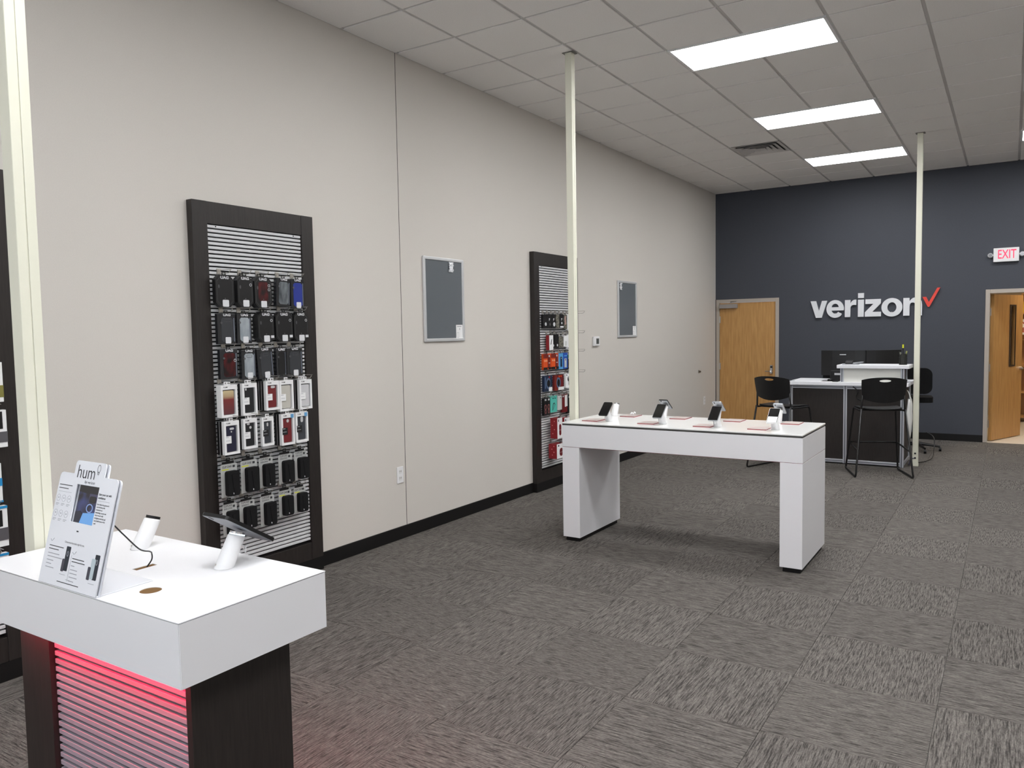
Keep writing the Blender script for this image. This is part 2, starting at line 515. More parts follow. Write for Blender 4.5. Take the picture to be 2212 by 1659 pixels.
for z in (0.08, 0.5, 0.95, 1.4, 1.85, 2.18): obj('shelf', bx(0.02, 0.95, -0.2, 0.18, z, z+0.02), M_OAK, sh)
tag(obj('carton', bx(4.365, 4.645, 15.93, 16.2, 1.872, 2.06, 0.003), mat('yellow carton', rgb(226, 190, 70), 0.6)), 'yellow carton on the shelf beyond open door', 'box')
sg = thing('paper_sign', 'white paper sign with red letters taped beyond open door', 'sign', (4.338, 15.895, 1.63))
obj('sheet', bx(0, 0.22, 0, 0.002, -0.13, 0.13), M_PAPER, sg)
for s, z in (('N', 0.055), ('E', -0.055)):
    text('lettering', s, 0.11, mat('sign red ink', rgb(170, 60, 45), 0.6), sg, (0.045, -0.001, z), bold=0.004)

# ---------------------------------------------------------------- ceiling lights and air vent
M_GLOW = mat('led diffuser', (1, 1, 1, 1), emit=(0.985, 0.99, 1.0, 1), estr=LIGHT_E)
fr = BM()
LW, LD = 2*G-0.006, G-0.006
for a in ((-LW/2, LW/2, -LD/2, -LD/2+0.022), (-LW/2, LW/2, LD/2-0.022, LD/2), (-LW/2, -LW/2+0.022, -LD/2+0.022, LD/2-0.022), (LW/2-0.022, LW/2, -LD/2+0.022, LD/2-0.022)):
    box(fr, a[0], a[1], a[2], a[3], -0.004, 0.008)
fr_me = bpy.data.meshes.new('frame'); fr.to_mesh(fr_me); fr.free(); fr_me.materials.append(M_WPLAS)
df = bx(-LW/2+0.022, LW/2-0.022, -LD/2+0.022, LD/2-0.022, -0.001, 0.007)
df_me = bpy.data.meshes.new('diffuser'); df.to_mesh(df_me); df.free(); df_me.materials.append(M_GLOW)
seen = {(3, 0): 'largest glowing flat ceiling panel light, nearest of the three in a line', (3, 4): 'middle one of the three glowing ceiling panel lights in a line',
        (7, 8): 'ceiling panel light just cut off by the right picture edge',
        (3, 8): 'smallest glowing ceiling panel light, closest to slate back wall'}
for c, r in lights:
    lab = seen.get((c, r), 'flat ceiling panel light out of view, right of or behind the camera')
    t = thing('ceiling_light', lab, 'ceiling light', (colx[c]+G, Y0+G*(r+0.5), H-0.001), 0, 'flat panel ceiling lights')
    use('frame', fr_me, t); use('diffuser', df_me, t)
vx0, vx1 = colx[2]+0.006, colx[3]-0.006
vy0, vy1 = Y0+G*6+0.006, Y0+G*7-0.006
v = thing('air_vent', 'square stepped air diffuser in the ceiling between tiles', 'air vent', ((vx0+vx1)/2, (vy0+vy1)/2, H))
M_VENT = mat('vent enamel', rgb(205, 202, 200), 0.45)
hw = (vx1-vx0)/2
obj('plenum', bx(-hw, hw, -hw, hw, 0.016, 0.018), mat('vent throat', rgb(92, 90, 88), 0.7), v)
def louver(a, b, za, zb):
    L = BM()
    pa = [(-a, -a), (a, -a), (a, a), (-a, a)]; pb = [(-b, -b), (b, -b), (b, b), (-b, b)]
    A = [L.verts.new((x, y, za)) for x, y in pa]; B = [L.verts.new((x, y, zb)) for x, y in pb]
    A2 = [L.verts.new((x, y, za+0.002)) for x, y in pa]; B2 = [L.verts.new((x, y, zb+0.002)) for x, y in pb]
    for i in range(4):
        j = (i+1) % 4
        L.faces.new((A[i], A[j], B[j], B[i])); L.faces.new((A2[j], A2[i], B2[i], B2[j])); L.faces.new((A[j], A[i], A2[i], A2[j])); L.faces.new((B[i], B[j], B2[j], B2[i]))
    return L
obj('face_frame', louver(hw, hw-0.045, -0.002, 0.004), M_VENT, v)
for a, b in ((0.245, 0.180), (0.185, 0.120), (0.125, 0.062)): obj('louver', louver(a, b, -0.012, 0.013), M_VENT, v)
obj('core_plate', bx(-0.07, 0.07, -0.07, 0.07, -0.010, -0.007), M_VENT, v)

# ---------------------------------------------------------------- cream power poles
def power_pole(x1, y0, w, label, sockets=False):
    """x1: room-side face, y0: near face"""
    t = thing('power_pole', label, 'pole', (x1-w/2, y0+w/2, 0), 0, 'cream power poles')
    h = w/2
    obj('post', bx(-h, h-0.003, -h, h, 0.001, H-0.001, 0.0015, 1), M_CREAM, t)
    for a, b in ((-h, -0.0012), (0.0012, h)):
        obj('cover_strip', bx(h-0.003, h, a, b, 0.001, H-0.001, 0.0008, 1), M_CREAM, t)
    obj('ceiling_clip', bx(-h-0.02, h+0.02, -h-0.012, h+0.012, H-0.006, H-0.001), mat('clip grey', rgb(120, 118, 112), 0.5), t)
    obj('foot_cap', bx(-h-0.003, h+0.003, -h-0.003, h+0.003, 0.0005, 0.03), M_CREAM, t)
    if sockets:
        for z in (0.10, 0.155):
            s = BM(); cyl(s, (0, -h-0.002, z), 0.011, 0.005, 12, axis='y'); obj('socket', s, M_BLACK, t)
    return t
power_pole(1.368, 1.342, 0.068, 'wide cream pole with a groove behind left end of kiosk')
power_pole(1.176, 5.690, 0.058, 'cream pole rising behind left end of long white table')
power_pole(3.293, 10.38, 0.060, 'cream pole beside the service counter in front of white lettering', True)

# ================================================================ SLATWALL DISPLAYS
PITCH = 0.0258
def slatwall(yspan, label, zt=2.51, zb=0.095, slats=True):
    y0, y1 = yspan
    t = thing('slatwall_display', label, 'display wall', (0.0, y0, 0), R(90), 'slatwall displays')
    w = y1-y0                       # local x = +y of the room, local -Y = +x of the room
    F = -0.055
    for a, b in ((0, 0.104), (w-0.104, w)): obj('stile', bx(a, b, F, -0.001, zb, zt, 0.002, 1), M_DWOOD, t)
    obj('rail', bx(0.104, w-0.104, F+0.004, -0.001, zt-0.135, zt, 0.001, 1), M_DWOOD, t)
    obj('rail', bx(0.104, w-0.104, F+0.004, -0.001, zb, zb+0.122, 0.001, 1), M_DWOOD, t)
    obj('plinth', bx(0.0, w, F+0.002, -0.001, 0.0005, zb), M_BASE, t)
    obj('backing', bx(0.104, w-0.104, -0.020, -0.001, zb+0.122, zt-0.135), M_BASE, t)
    n = int((zt-0.135-zb-0.122)/PITCH)
    me = None
    for k in range(n):
        z = zt-0.137-PITCH*(k+1)
        if me is None:
            o = obj('slat', bx(0.106, w-0.106, -0.043, -0.019, 0.0, 0.0168, 0.0012, 1), M_SLAT, t); me = o.data
        else:
            o = use('slat', me, t)
        o.location = (0, 0, z+0.006)
    return t
SW0 = slatwall(P0, 'slatwall display with dark wood frame cut off at left picture edge')
SW1 = slatwall(P1, 'near slatwall display of phone cases in dark wood frame')
SW2 = slatwall(P2, 'far slatwall display of colourful accessories partly behind cream pole')
def add_screws(t, w):
    for x in (0.17, w-0.17):
        b = BM(); cyl(b, (x, -0.044, 2.363), 0.004, 0.003, 10, axis='y'); obj('screw', b, M_BLACK, t)
for t in (SW1, SW2): add_screws(t, 0.96)
peg_cache = {}
def peg(sw, yspan, y, z, reach):
    k = round(reach, 3)
    if k not in peg_cache:
        b = BM()
        box(b, -0.014, 0.014, -0.050, -0.043, -0.004, 0.030)
        tube(b, corner_path([(0, -0.046, 0), (0, -reach, 0), (0, -reach-0.012, 0.014)], 0.008), 0.0024, 6)
        tube(b, [(0.012, -0.046, 0.022), (0.012, -reach-0.01, 0.022)], 0.0018, 6)
        bmesh.ops.create_icosphere(b, subdivisions=1, radius=0.0035, matrix=Matrix.Translation((0, -reach-0.013, 0.015)))
        o = obj('peg_hook', b, M_STEEL, sw); peg_cache[k] = o.data
    else:
        o = use('peg_hook', peg_cache[k], sw)
    o.location = (y-yspan[0], 0, z)
    return o

# ---- package builders: local x = width, local -Y = room side, root at front bottom centre
def root(name, label, cat, X, y, z0, group, tilt=0.0):
    t = thing(name, label, cat, (X, y, z0), R(90), group)
    t.rotation_euler = (0, R(tilt), R(90))
    return t
def hang_tab(t, h, w=0.03, m=None):
    b = BM()
    ring(b, rrect(w, 0.022, 0.004, 0, h+0.009), [(x*0.5, (z-(h+0.009))*0.45+h+0.010) for x, z in rrect(w, 0.022, 0.004, 0, h+0.009)], 0.006, 0.0072)
    return obj('hang_tab', b, m or M_BLACK, t)
def octa(w, h, c, m=0.0):
    a, z0, z1 = w/2-m, m, h-m
    return [(a, z0+c), (a, z1-c), (a-c, z1), (-a+c, z1), (-a, z1-c), (-a, z0+c), (-a+c, z0), (a-c, z0)]
def hexring(t, x, z, r, m):
    b = BM(); ring(b, circ(r, x, z, 6), circ(r*0.72, x, z, 6), -0.0014, -0.0002); return obj('badge', b, m, t)
M_OCT = mat('black carton', rgb(24, 24, 25), 0.35, spec=0.45)
M_OCTE = mat('carton edge grey', rgb(78, 78, 80), 0.4)
M_STK = mat('sticker white', rgb(214, 215, 218), 0.6)
M_LOGO = mat('logo print white', rgb(206, 207, 210), 0.6)
M_REDART = noise_mat('red phone art', rgb(22, 12, 13), rgb(90, 20, 24), scale=(16, 1, 9), nscale=1.6, rough=0.35, lo=0.36, hi=0.72, detail=1.0)
def sticker(t, x, z, w=0.045, h=0.042):
    obj('sticker', prism(BM(), rrect(w, h, 0.006, x, z), -0.0032, -0.0001), M_STK, t)
def oct_box(y, z0, w, h, label, X=0.10, art=None, hexes=1, behind=0, price=False, tilt=0):
    t = root('phone_case_box', label, 'phone case box', X, y, z0, 'boxed phone cases', tilt)
    obj('carton', prism(BM(), octa(w, h, 0.03), 0, 0.03), M_OCT, t)
    b = BM(); ring(b, octa(w, h, 0.028, 0.010), octa(w, h, 0.027, 0.0115), -0.0006, -0.0001); obj('edge_line', b, M_OCTE, t)
    if art:
        obj('artwork', prism(BM(), rrect(w*0.56, h*0.62, 0.012, 0, h*0.52), -0.0008, -0.0001), art, t)
    text('logo', 'UAG', 0.023, M_LOGO, t, (0, -0.0012, h*0.915), bold=0.0012, sx=1.25)
    for k in range(hexes): hexring(t, w*0.34, h*(0.72-0.13*k), 0.010, M_LOGO)
    obj('badge', prism(BM(), circ(0.006, -w*0.32, h*0.64, 8, 0.012), -0.001, -0.0001), M_OCTE, t)
    obj('badge', prism(BM(), circ(0.0045, 0, h*0.27, 8), -0.001, -0.0001), M_OCTE, t)
    sticker(t, 0.002, 0.024)
    if price: obj('price_tag', prism(BM(), rrect(0.026, 0.017, 0.001, w*0.38, 0.036), -0.0016, -0.0013), M_STK, t)
    hang_tab(t, h)
    if behind:
        t2 = root('phone_case_box', 'carton tucked behind ' + label.split(',')[0], 'phone case box', X-0.0315, y, z0, 'boxed phone cases')
        obj('carton', prism(BM(), octa(w, h, 0.03), 0, 0.02), M_OCT, t2); hang_tab(t2, h)
    return t
CLEARM = {}
def clear_box(y, z0, w, h, label, case, X=0.10, tilt=0, cam_bar=True, hexes=0, stick=True, gloss=False):
    t = root('phone_case_box', label, 'phone case box', X, y, z0, 'boxed phone cases', tilt)
    obj('carton', bx(-w/2, w/2, 0.0, 0.028, 0, h, 0.003, 2), mat('smoked tray', rgb(36, 37, 40), 0.2, spec=0.6), t)
    obj('case', prism(BM(), octa(w*0.66, h*0.80, 0.012, 0), -0.0012, 0.002), case, t).location = (0.002, 0, h*0.07)
    obj('side_glare', bx(w/2-0.016, w/2-0.009, -0.0012, 0.001, h*0.08, h*0.86), mat('painted side glare', rgb(98, 104, 116), 0.15, spec=0.7), t)  # pale strip painted on as glare down the right side of the pack
    text('logo', 'UAG', 0.021, M_LOGO, t, (0.002, -0.0022, h*0.955), bold=0.001, sx=1.25)
    obj('badge', prism(BM(), circ(0.0075, -w*0.30, h*0.70, 12), -0.0022, -0.001), M_OCTE, t)
    if cam_bar:
        b = BM(); ring(b, rrect(0.042, 0.017, 0.005, 0.004, h*0.78), rrect(0.038, 0.013, 0.004, 0.004, h*0.78), -0.0022, -0.001); obj('camera_cutout', b, M_OCTE, t)
    for k in range(hexes): hexring(t, w*0.33, h*0.62, 0.010, M_LOGO)
    if stick: sticker(t, 0.006, 0.023, 0.04, 0.04)
    hang_tab(t, h)
    return t
def window_box(y, z0, w, h, label, case, X=0.14, lab=M_PAPER, cams=((0, 0.80, 0.020, 0.010),), blue=False, labelled=True, behind=0, behind_m=None):
    t = root('phone_case_box', label, 'phone case box', X, y, z0, 'boxed phone cases')
    o_, i_ = rrect(w, h, 0.001, 0, h/2), rrect(w-0.028, h-0.042, 0.003, 0, h/2-0.006)
    obj('carton_front', ring(BM(), o_, i_, 0.0, 0.020), M_PAPER, t)
    obj('carton_back', bx(-w/2, w/2, 0.020, 0.0215, 0, h), M_PAPER, t)
    obj('liner', bx(-w/2+0.014, w/2-0.014, 0.016, 0.0195, 0.0155, h-0.0275), mat('grey liner', rgb(120, 120, 124), 0.5), t)
    cw = w-0.040
    obj('case', prism(BM(), rrect(cw, h-0.052, 0.010, -0.003, h/2-0.007), 0.006, 0.0158), case, t)
    for cx, cz, aw, ah in cams:
        obj('camera_hole', prism(BM(), rrect(aw, ah, min(aw, ah)*0.48, cx, h*cz), 0.0045, 0.0060), mat('hole grey', rgb(196, 196, 196), 0.5), t)
    text('logo', 'TUMI', 0.011, M_INK, t, (-w*0.22, -0.0006, h-0.013), bold=0.0003, sx=1.2)
    if labelled:
     lb = obj('label', bx(-w/2+0.006, -w/2+0.050, -0.0012, -0.0001, h*0.34, h*0.56), lab, t)
     obj('print', bx(-w/2+0.010, -w/2+0.030, -0.0018, -0.0012, h*0.52, h*0.535), M_GREYINK if lab is M_PAPER else M_LOGO, lb)
     obj('print', bx(-w/2+0.010, -w/2+0.040, -0.0018, -0.0012, h*0.42, h*0.43), M_GREYINK if lab is M_PAPER else M_LOGO, lb)
    if blue: obj('sticker', bx(w/2-0.032, w/2-0.007, -0.0014, -0.0001, h-0.030, h-0.004), mat('sky blue sticker', rgb(96, 158, 205), 0.5), t)
    hang_tab(t, h, m=M_WPLAS)
    for k in range(behind):
        t2 = root('phone_case_box', '%s carton behind %s' % (['second', 'third', 'rearmost'][k], label.split(',')[0]), 'phone case box', X-0.0235*(k+1), y, z0, 'boxed phone cases')
        obj('carton', bx(-w/2, w/2, 0.0, 0.0215, 0, h, 0.0008, 1), behind_m or M_OCT, t2)
        obj('front_card', bx(-w/2, w/2, -0.0012, -0.0001, 0, h), M_PAPER, t2)
        hang_tab(t2, h, m=M_WPLAS)
    return t
M_CARD = mat('grey backing card', rgb(176, 178, 176), 0.5)
M_POUCH = noise_mat('black nylon pouch', rgb(13, 13, 14), rgb(20, 20, 22), nscale=300, rough=0.7, spec=0.25, bump=0.2)
def clip_card(y, z0, w, h, label, kind, X=0.09):
    t = root('clip_case_pack', label, 'clip case', X, y, z0, 'carded clip cases')
    pts = [(-w/2, 0), (w/2, 0), (w/2, h*0.90)] + [(w/2*math.cos(a), h*0.90+h*0.05*math.sin(a)) for a in [R(20*k) for k in range(1, 9)]] + [(-w/2, h*0.90)]
    obj('backing_card', prism(BM(), pts, 0.0, 0.0015), M_CARD, t)
    obj('header', bx(-w*0.42, w*0.30, -0.0015, 0.0, h*0.93, h*1.0), M_BLACK, t)
    pw, ph = w*0.70, h*0.70
    b = BM(); prism(b, rrect(pw, ph, 0.014, w*0.08, ph/2+0.006, 4), -0.024, -0.0002)
    fr_ = [f for f in b.faces if all(v_.co.y < -0.02 for v_ in f.verts)]
    bmesh.ops.inset_region(b, faces=fr_, thickness=0.012, depth=0.0)
    bmesh.ops.translate(b, vec=(0, -0.009, 0), verts=list({v_ for f in fr_ for v_ in f.verts}))
    pch = obj('pouch', b, M_POUCH, t)
    f = BM(); prism(f, [(w*0.08-pw*0.18, ph*0.90), (w*0.08+pw*0.28, ph*0.95), (w*0.08+pw*0.28, ph*0.30), (w*0.08, ph*0.10)], -0.0355, -0.033); obj('flap', f, M_POUCH, pch)
    lg = BM(); prism(lg, rrect(0.004, 0.010, 0.0015, w*0.02, 0.022), -0.0362, -0.0335); obj('tab', lg, M_LOGO, pch)
    zt = h*0.845
    if kind == 'clip':
        text('lettering', 'CLIP CASE', 0.017, M_INK, t, (-w*0.12, -0.0006, zt), bold=0.0003, sx=0.9)
        obj('stripe', bx(-w*0.44, -w*0.02, -0.0006, -0.0001, zt-0.020, zt-0.013), mat('lime stripe', rgb(205, 208, 60), 0.5), t)
    else:
        text('lettering', 'CLIPCASE', 0.017, M_INK, t, (-w*0.12, -0.0006, zt+0.006), bold=0.0001, sx=0.85)
        text('lettering', kind, 0.014, M_INK, t, (-w*0.12, -0.0006, zt-0.012), bold=0.0001, sx=0.85)
    pic = BM(); box(pic, w*0.22, w*0.36, -0.0006, -0.0001, zt-0.008, zt+0.006); obj('pictogram', pic, M_INK, t)
    hang_tab(t, h)
    return t
DK = mat('case charcoal', rgb(52, 54, 58), 0.35); LC = noise_mat('case ice clear', rgb(132, 140, 146), rgb(168, 175, 180), scale=(3, 1, 1), nscale=6, rough=0.2)
BL = mat('case cobalt', rgb(38, 54, 138), 0.3); GK = noise_mat('case smoke', rgb(64, 68, 72), rgb(128, 134, 138), scale=(8, 1, 2), nscale=3, rough=0.15)
NS = 'near slatwall'
prod1 = []
def P(fn, spec, label, **k):
    t = fn(spec[0], spec[1], spec[2], spec[3], label, **k); prod1.append((spec[0], spec[1]+spec[3], k.get('X', 0.10))); return t
P(oct_box, (3.131, 1.865, 0.135, 0.198), 'black eight-sided case box, first in top row of near slatwall', hexes=0)
P(oct_box, (3.285, 1.868, 0.121, 0.197), 'narrow black eight-sided case box, second in top row of near slatwall', behind=1)
P(oct_box, (3.425, 1.866, 0.138, 0.201), 'red and black eight-sided case box in top row of near slatwall', art=M_REDART, hexes=2, behind=1)
P(clear_box, (3.587, 1.880, 0.120, 0.186), 'shiny smoke grey case pack, fourth in top row of near slatwall', case=GK, tilt=3, cam_bar=False, stick=False)
P(clear_box, (3.715, 1.867, 0.117, 0.199), 'bright blue phone case pack at right of top row', case=BL, cam_bar=False)
P(clear_box, (3.134, 1.637, 0.130, 0.188), 'charcoal case pack, first in second row of near slatwall', case=DK)
P(clear_box, (3.266, 1.639, 0.112, 0.187), 'ice clear case pack, second in second row of near slatwall', case=LC, cam_bar=False)
P(oct_box, (3.438, 1.642, 0.130, 0.198), 'black eight-sided case box, third in second row of near slatwall', behind=1, price=True)
P(oct_box, (3.590, 1.644, 0.145, 0.198), 'black eight-sided case box, fourth in second row of near slatwall', price=True)
P(oct_box, (3.737, 1.643, 0.128, 0.201), 'black eight-sided case box, last in second row of near slatwall', price=True)
P(clear_box, (3.141, 1.420, 0.129, 0.184), 'dark red case pack, first in third row of near slatwall', case=M_REDART, cam_bar=False, hexes=1, stick=False)
P(clear_box, (3.290, 1.409, 0.111, 0.189), 'ice clear case pack, second in third row of near slatwall', case=LC)
P(clear_box, (3.430, 1.407, 0.128, 0.198), 'tilted charcoal case pack, third in third row of near slatwall', case=DK, tilt=-4)
P(clear_box, (3.555, 1.409, 0.085, 0.191), 'narrow black case pack between two others in third row', case=M_OCT, cam_bar=False, stick=False)
P(clear_box, (3.670, 1.408, 0.140, 0.194), 'charcoal case pack, last in third row of near slatwall', case=DK)
def gradient_case():
    m = mat('case gold to maroon', rgb(120, 50, 50), 0.3)
    nt = m.node_tree; N, L = nt.nodes, nt.links
    tc = N.new('ShaderNodeTexCoord'); sp = N.new('ShaderNodeSeparateXYZ'); cr = N.new('ShaderNodeValToRGB')
    L.new(tc.outputs['Generated'], sp.inputs[0]); L.new(sp.outputs['Z'], cr.inputs[0]); L.new(cr.outputs[0], N['Principled BSDF'].inputs['Base Color'])
    e = cr.color_ramp.elements
    e[0].position = 0.1; e[0].color = rgb(98, 52, 56); e[1].position = 0.95; e[1].color = rgb(196, 180, 140)
    q = e.new(0.62); q.color = rgb(122, 48, 48); q = e.new(0.75); q.color = rgb(176, 150, 118)
    return m
BKC = mat('case black', rgb(28, 29, 31), 0.4); RDC = mat('case red', rgb(112, 34, 38), 0.4); CRC = mat('case cream', rgb(190, 187, 178), 0.4)
CLR = mat('case clear', rgb(200, 200, 202), 0.2); NVC = mat('case navy', rgb(34, 34, 56), 0.4); GRC = mat('case slate', rgb(58, 61, 66), 0.4)
M_BLKLAB = mat('black label', rgb(20, 20, 21), 0.6)
P(window_box, (3.101, 1.185, 0.120, 0.199), 'white window box with gold to maroon case in fourth row', case=gradient_case(), cams=(), labelled=False, X=0.14, behind=1, behind_m=M_PAPER)
P(window_box, (3.256, 1.183, 0.112, 0.203), 'white window box with black case, white label, in fourth row', case=BKC, cams=((-0.026, 0.84, 0.011, 0.026),), X=0.14, behind=1)
P(window_box, (3.438, 1.199, 0.109, 0.191), 'white window box with red case and white label in fourth row', case=RDC, cams=((0.006, 0.79, 0.034, 0.016),), X=0.14, behind=3)
P(window_box, (3.553, 1.182, 0.118, 0.205), 'white window box with cream case in fourth row', case=CRC, cams=(), X=0.142)
P(window_box, (3.722, 1.181, 0.110, 0.201), 'white window box with clear case, last in fourth row', case=CLR, cams=(), X=0.14, behind=2)
P(window_box, (3.109, 0.952, 0.112, 0.208), 'white window box with navy case, first in fifth row', case=NVC, cams=((0.004, 0.77, 0.032, 0.013), (0.0, 0.68, 0.010, 0.010)), X=0.14, behind=2)
P(window_box, (3.250, 0.970, 0.106, 0.192), 'white window box with black case showing two camera holes', case=BKC, cams=((-0.012, 0.82, 0.022, 0.012), (0.004, 0.70, 0.016, 0.017)), X=0.14, behind=1)
P(window_box, (3.389, 0.970, 0.094, 0.188), 'white window box with dark grey case, middle of fifth row', case=GRC, cams=((0.0, 0.74, 0.012, 0.024),), lab=M_BLKLAB, X=0.14)
P(window_box, (3.556, 0.954, 0.112, 0.209), 'white window box with red case and blue sticker in fifth row', case=RDC, cams=((0.002, 0.77, 0.020, 0.022),), lab=M_BLKLAB, blue=True, X=0.14, behind=2)
P(window_box, (3.679, 0.959, 0.108, 0.203), 'white window box with grey case and blue sticker, last in fifth row', case=GRC, cams=((0.002, 0.76, 0.022, 0.040),), lab=M_BLKLAB, blue=True, X=0.14)
for sp_, kd, wd in (((3.107, 0.684, 0.122, 0.223), 'clip', 'first'), ((3.258, 0.684, 0.128, 0.224), 'clip', 'second'), ((3.393, 0.693, 0.112, 0.212), 'EXECUTIVE', 'third'),
                    ((3.556, 0.691, 0.118, 0.213), 'EXECUTIVE', 'fourth'), ((3.689, 0.696, 0.112, 0.210), 'EXECUTIVE', 'last')):
    P(clip_card, sp_, 'black pouch on grey card, %s in sixth row of near slatwall' % wd, kind=kd, X=0.10)
for sp_, kd, wd in (((3.101, 0.436, 0.107, 0.219), 'EXECUTIVE', 'first'), ((3.232, 0.453, 0.118, 0.196), 'SIDEWAYS', 'second'), ((3.393, 0.437, 0.116, 0.215), 'SIDEWAYS', 'third'),
                    ((3.543, 0.470, 0.108, 0.189), 'clip', 'fourth'), ((3.672, 0.469, 0.104, 0.188), 'clip', 'last')):
    P(clip_card, sp_, 'black pouch on grey card, %s in bottom row of near slatwall' % wd, kind=kd, X=0.10)
for y, zt, X in prod1:
    peg(SW1, P1, y, zt+0.011, X+0.045)

# ---- far slatwall stock
def pack(name, label, cat, X, y, w, z0, h, depth, m, prints=(), texts=(), group='accessory packs on the far slatwall', side=None, tilt=0):
    """carton with flat prints: (x0,x1,z0,z1,mat) as fractions of w,h, or ('c',cx,cz,r,mat)"""
    t = root(name, label, cat, X, y, z0, group, tilt)
    obj('carton', bx(-w/2, w/2, 0.0, depth, 0, h, 0.0015, 1), side or m, t)
    if side: obj('front_panel', bx(-w/2+0.001, w/2-0.001, -0.0012, -0.0001, 0.001, h-0.001), m, t)
    for k, p in enumerate(prints):
        yy = -0.0016-0.0006*k
        if p[0] == 'c':
            obj('print', prism(BM(), circ(p[3], p[1]*w, p[2]*h, 16), yy-0.0006, -0.0001), p[4], t)
        elif p[0] == 'p':
            obj('print', prism(BM(), [(a*w, b*h) for a, b in p[1]], yy-0.0006, -0.0001), p[2], t)
        elif p[0] == 'r':
            b = BM(); ring(b, circ(p[3], p[1]*w, p[2]*h, 16, p[3]*1.3), circ(p[3]*0.7, p[1]*w, p[2]*h, 16, p[3]*0.9), yy-0.0006, -0.0001); obj('print', b, p[4], t)
        else:
            obj('print', bx(p[0]*w, p[1]*w, yy-0.0006, -0.0001, p[2]*h, p[3]*h), p[4], t)
    hang_tab(t, h)
    return t
ORG = mat('orange carton', rgb(222, 84, 30), 0.45); ORD = mat('dark orange print', rgb(120, 34, 22), 0.5); SKY = mat('sky carton', rgb(86, 160, 214), 0.45)
ROY = mat('royal blue carton', rgb(40, 84, 176), 0.45); NAV = mat('deep blue carton', rgb(30, 42, 66), 0.4); TEAL = mat('teal carton', rgb(86, 190, 174), 0.45)
PGR = mat('pale grey carton', rgb(196, 200, 196), 0.45); CRIM = mat('crimson carton', rgb(106, 26, 30), 0.4); GRN = mat('green carton', rgb(40, 120, 100), 0.45)
REDB = mat('red carton', rgb(146, 34, 40), 0.45); CAMO = noise_mat('mixed blister', rgb(40, 40, 38), rgb(150, 146, 132), nscale=40, rough=0.3)
bolt = lambda cx, cz: ('p', [(cx-0.10, cz+0.07), (cx+0.14, cz+0.10), (cx+0.02, cz+0.01), (cx+0.16, cz+0.02), (cx-0.14, cz-0.10), (cx-0.02, cz), (cx-0.16, cz)], M_LOGO)
FX = 0.078
pegs2 = []
def Q(label, y, w, z0, h, m, prints=(), cat='accessory box', name='accessory_box', X=FX, depth=0.025, side=None, pegged=True, tilt=0):
    t = pack(name, label, cat, X, y, w, z0, h, depth, m, prints, side=side, tilt=tilt)
    if pegged: pegs2.append((y, z0+h, X))
    return t
# top row: charger packs
Q('black charger pack with white disc, leftmost in top row of far slatwall', 7.105, 0.085, 1.719, 0.146, M_OCT, [('c', 0.1, 0.30, 0.018, M_LOGO)])
Q('black charger pack with bolt print, second in top row of far slatwall', 7.195, 0.085, 1.719, 0.150, M_OCT, [bolt(0, 0.62), ('c', 0.1, 0.28, 0.014, M_OCTE)])
Q('black charger pack with bolt and white disc, third in top row', 7.285, 0.085, 1.719, 0.150, M_OCT, [bolt(0, 0.62), ('c', 0.1, 0.28, 0.022, M_LOGO)])
Q('dark blister pack, fourth in top row of far slatwall', 7.376, 0.070, 1.719, 0.150, CAMO)
Q('black charger pack with white sticker in top row of far slatwall', 7.462, 0.090, 1.722, 0.150, M_OCT, [bolt(0, 0.62), ('c', 0, 0.35, 0.012, M_LOGO), (-0.4, 0.4, 0.02, 0.14, M_STK)])
Q('grey and pink cable blister in top row beside cream pole', 7.552, 0.070, 1.711, 0.155, CAMO, [(-0.3, 0.0, 0.3, 0.9, mat('blush', rgb(190, 150, 145), 0.5))])
Q('white pack with black print, last in top row of far slatwall', 7.630, 0.072, 1.700, 0.172, M_PAPER, [(-0.2, 0.3, 0.45, 0.65, M_INK), ('c', 0, 0.25, 0.014, M_INK)])
# second row
Q('white carton with red side in second row of far slatwall', 7.178, 0.085, 1.489, 0.157, M_PAPER, [('p', [(-0.2, 0.35), (0.0, 0.40), (0.2, 0.75), (0.05, 0.70)], M_INK)], X=0.105, depth=0.04, side=REDB)
Q('black cable pack with two white dots, left one in second row', 7.265, 0.075, 1.509, 0.147, M_OCT, [('c', 0.1, 0.18, 0.012, M_LOGO)])
Q('black cable pack, right one of pair in second row of far slatwall', 7.350, 0.080, 1.507, 0.148, M_OCT, [('c', 0.1, 0.20, 0.013, M_LOGO)])
Q('mottled grey blister in second row of far slatwall', 7.448, 0.095, 1.508, 0.120, CAMO)
Q('white slanted pack in second row of far slatwall', 7.540, 0.078, 1.515, 0.126, M_PAPER, [(-0.1, 0.3, 0.1, 0.5, PGR)], tilt=5)
Q('plain white carton, last in second row of far slatwall', 7.625, 0.076, 1.488, 0.165, M_PAPER, [(-0.4, 0.4, 0.04, 0.10, M_INK)])
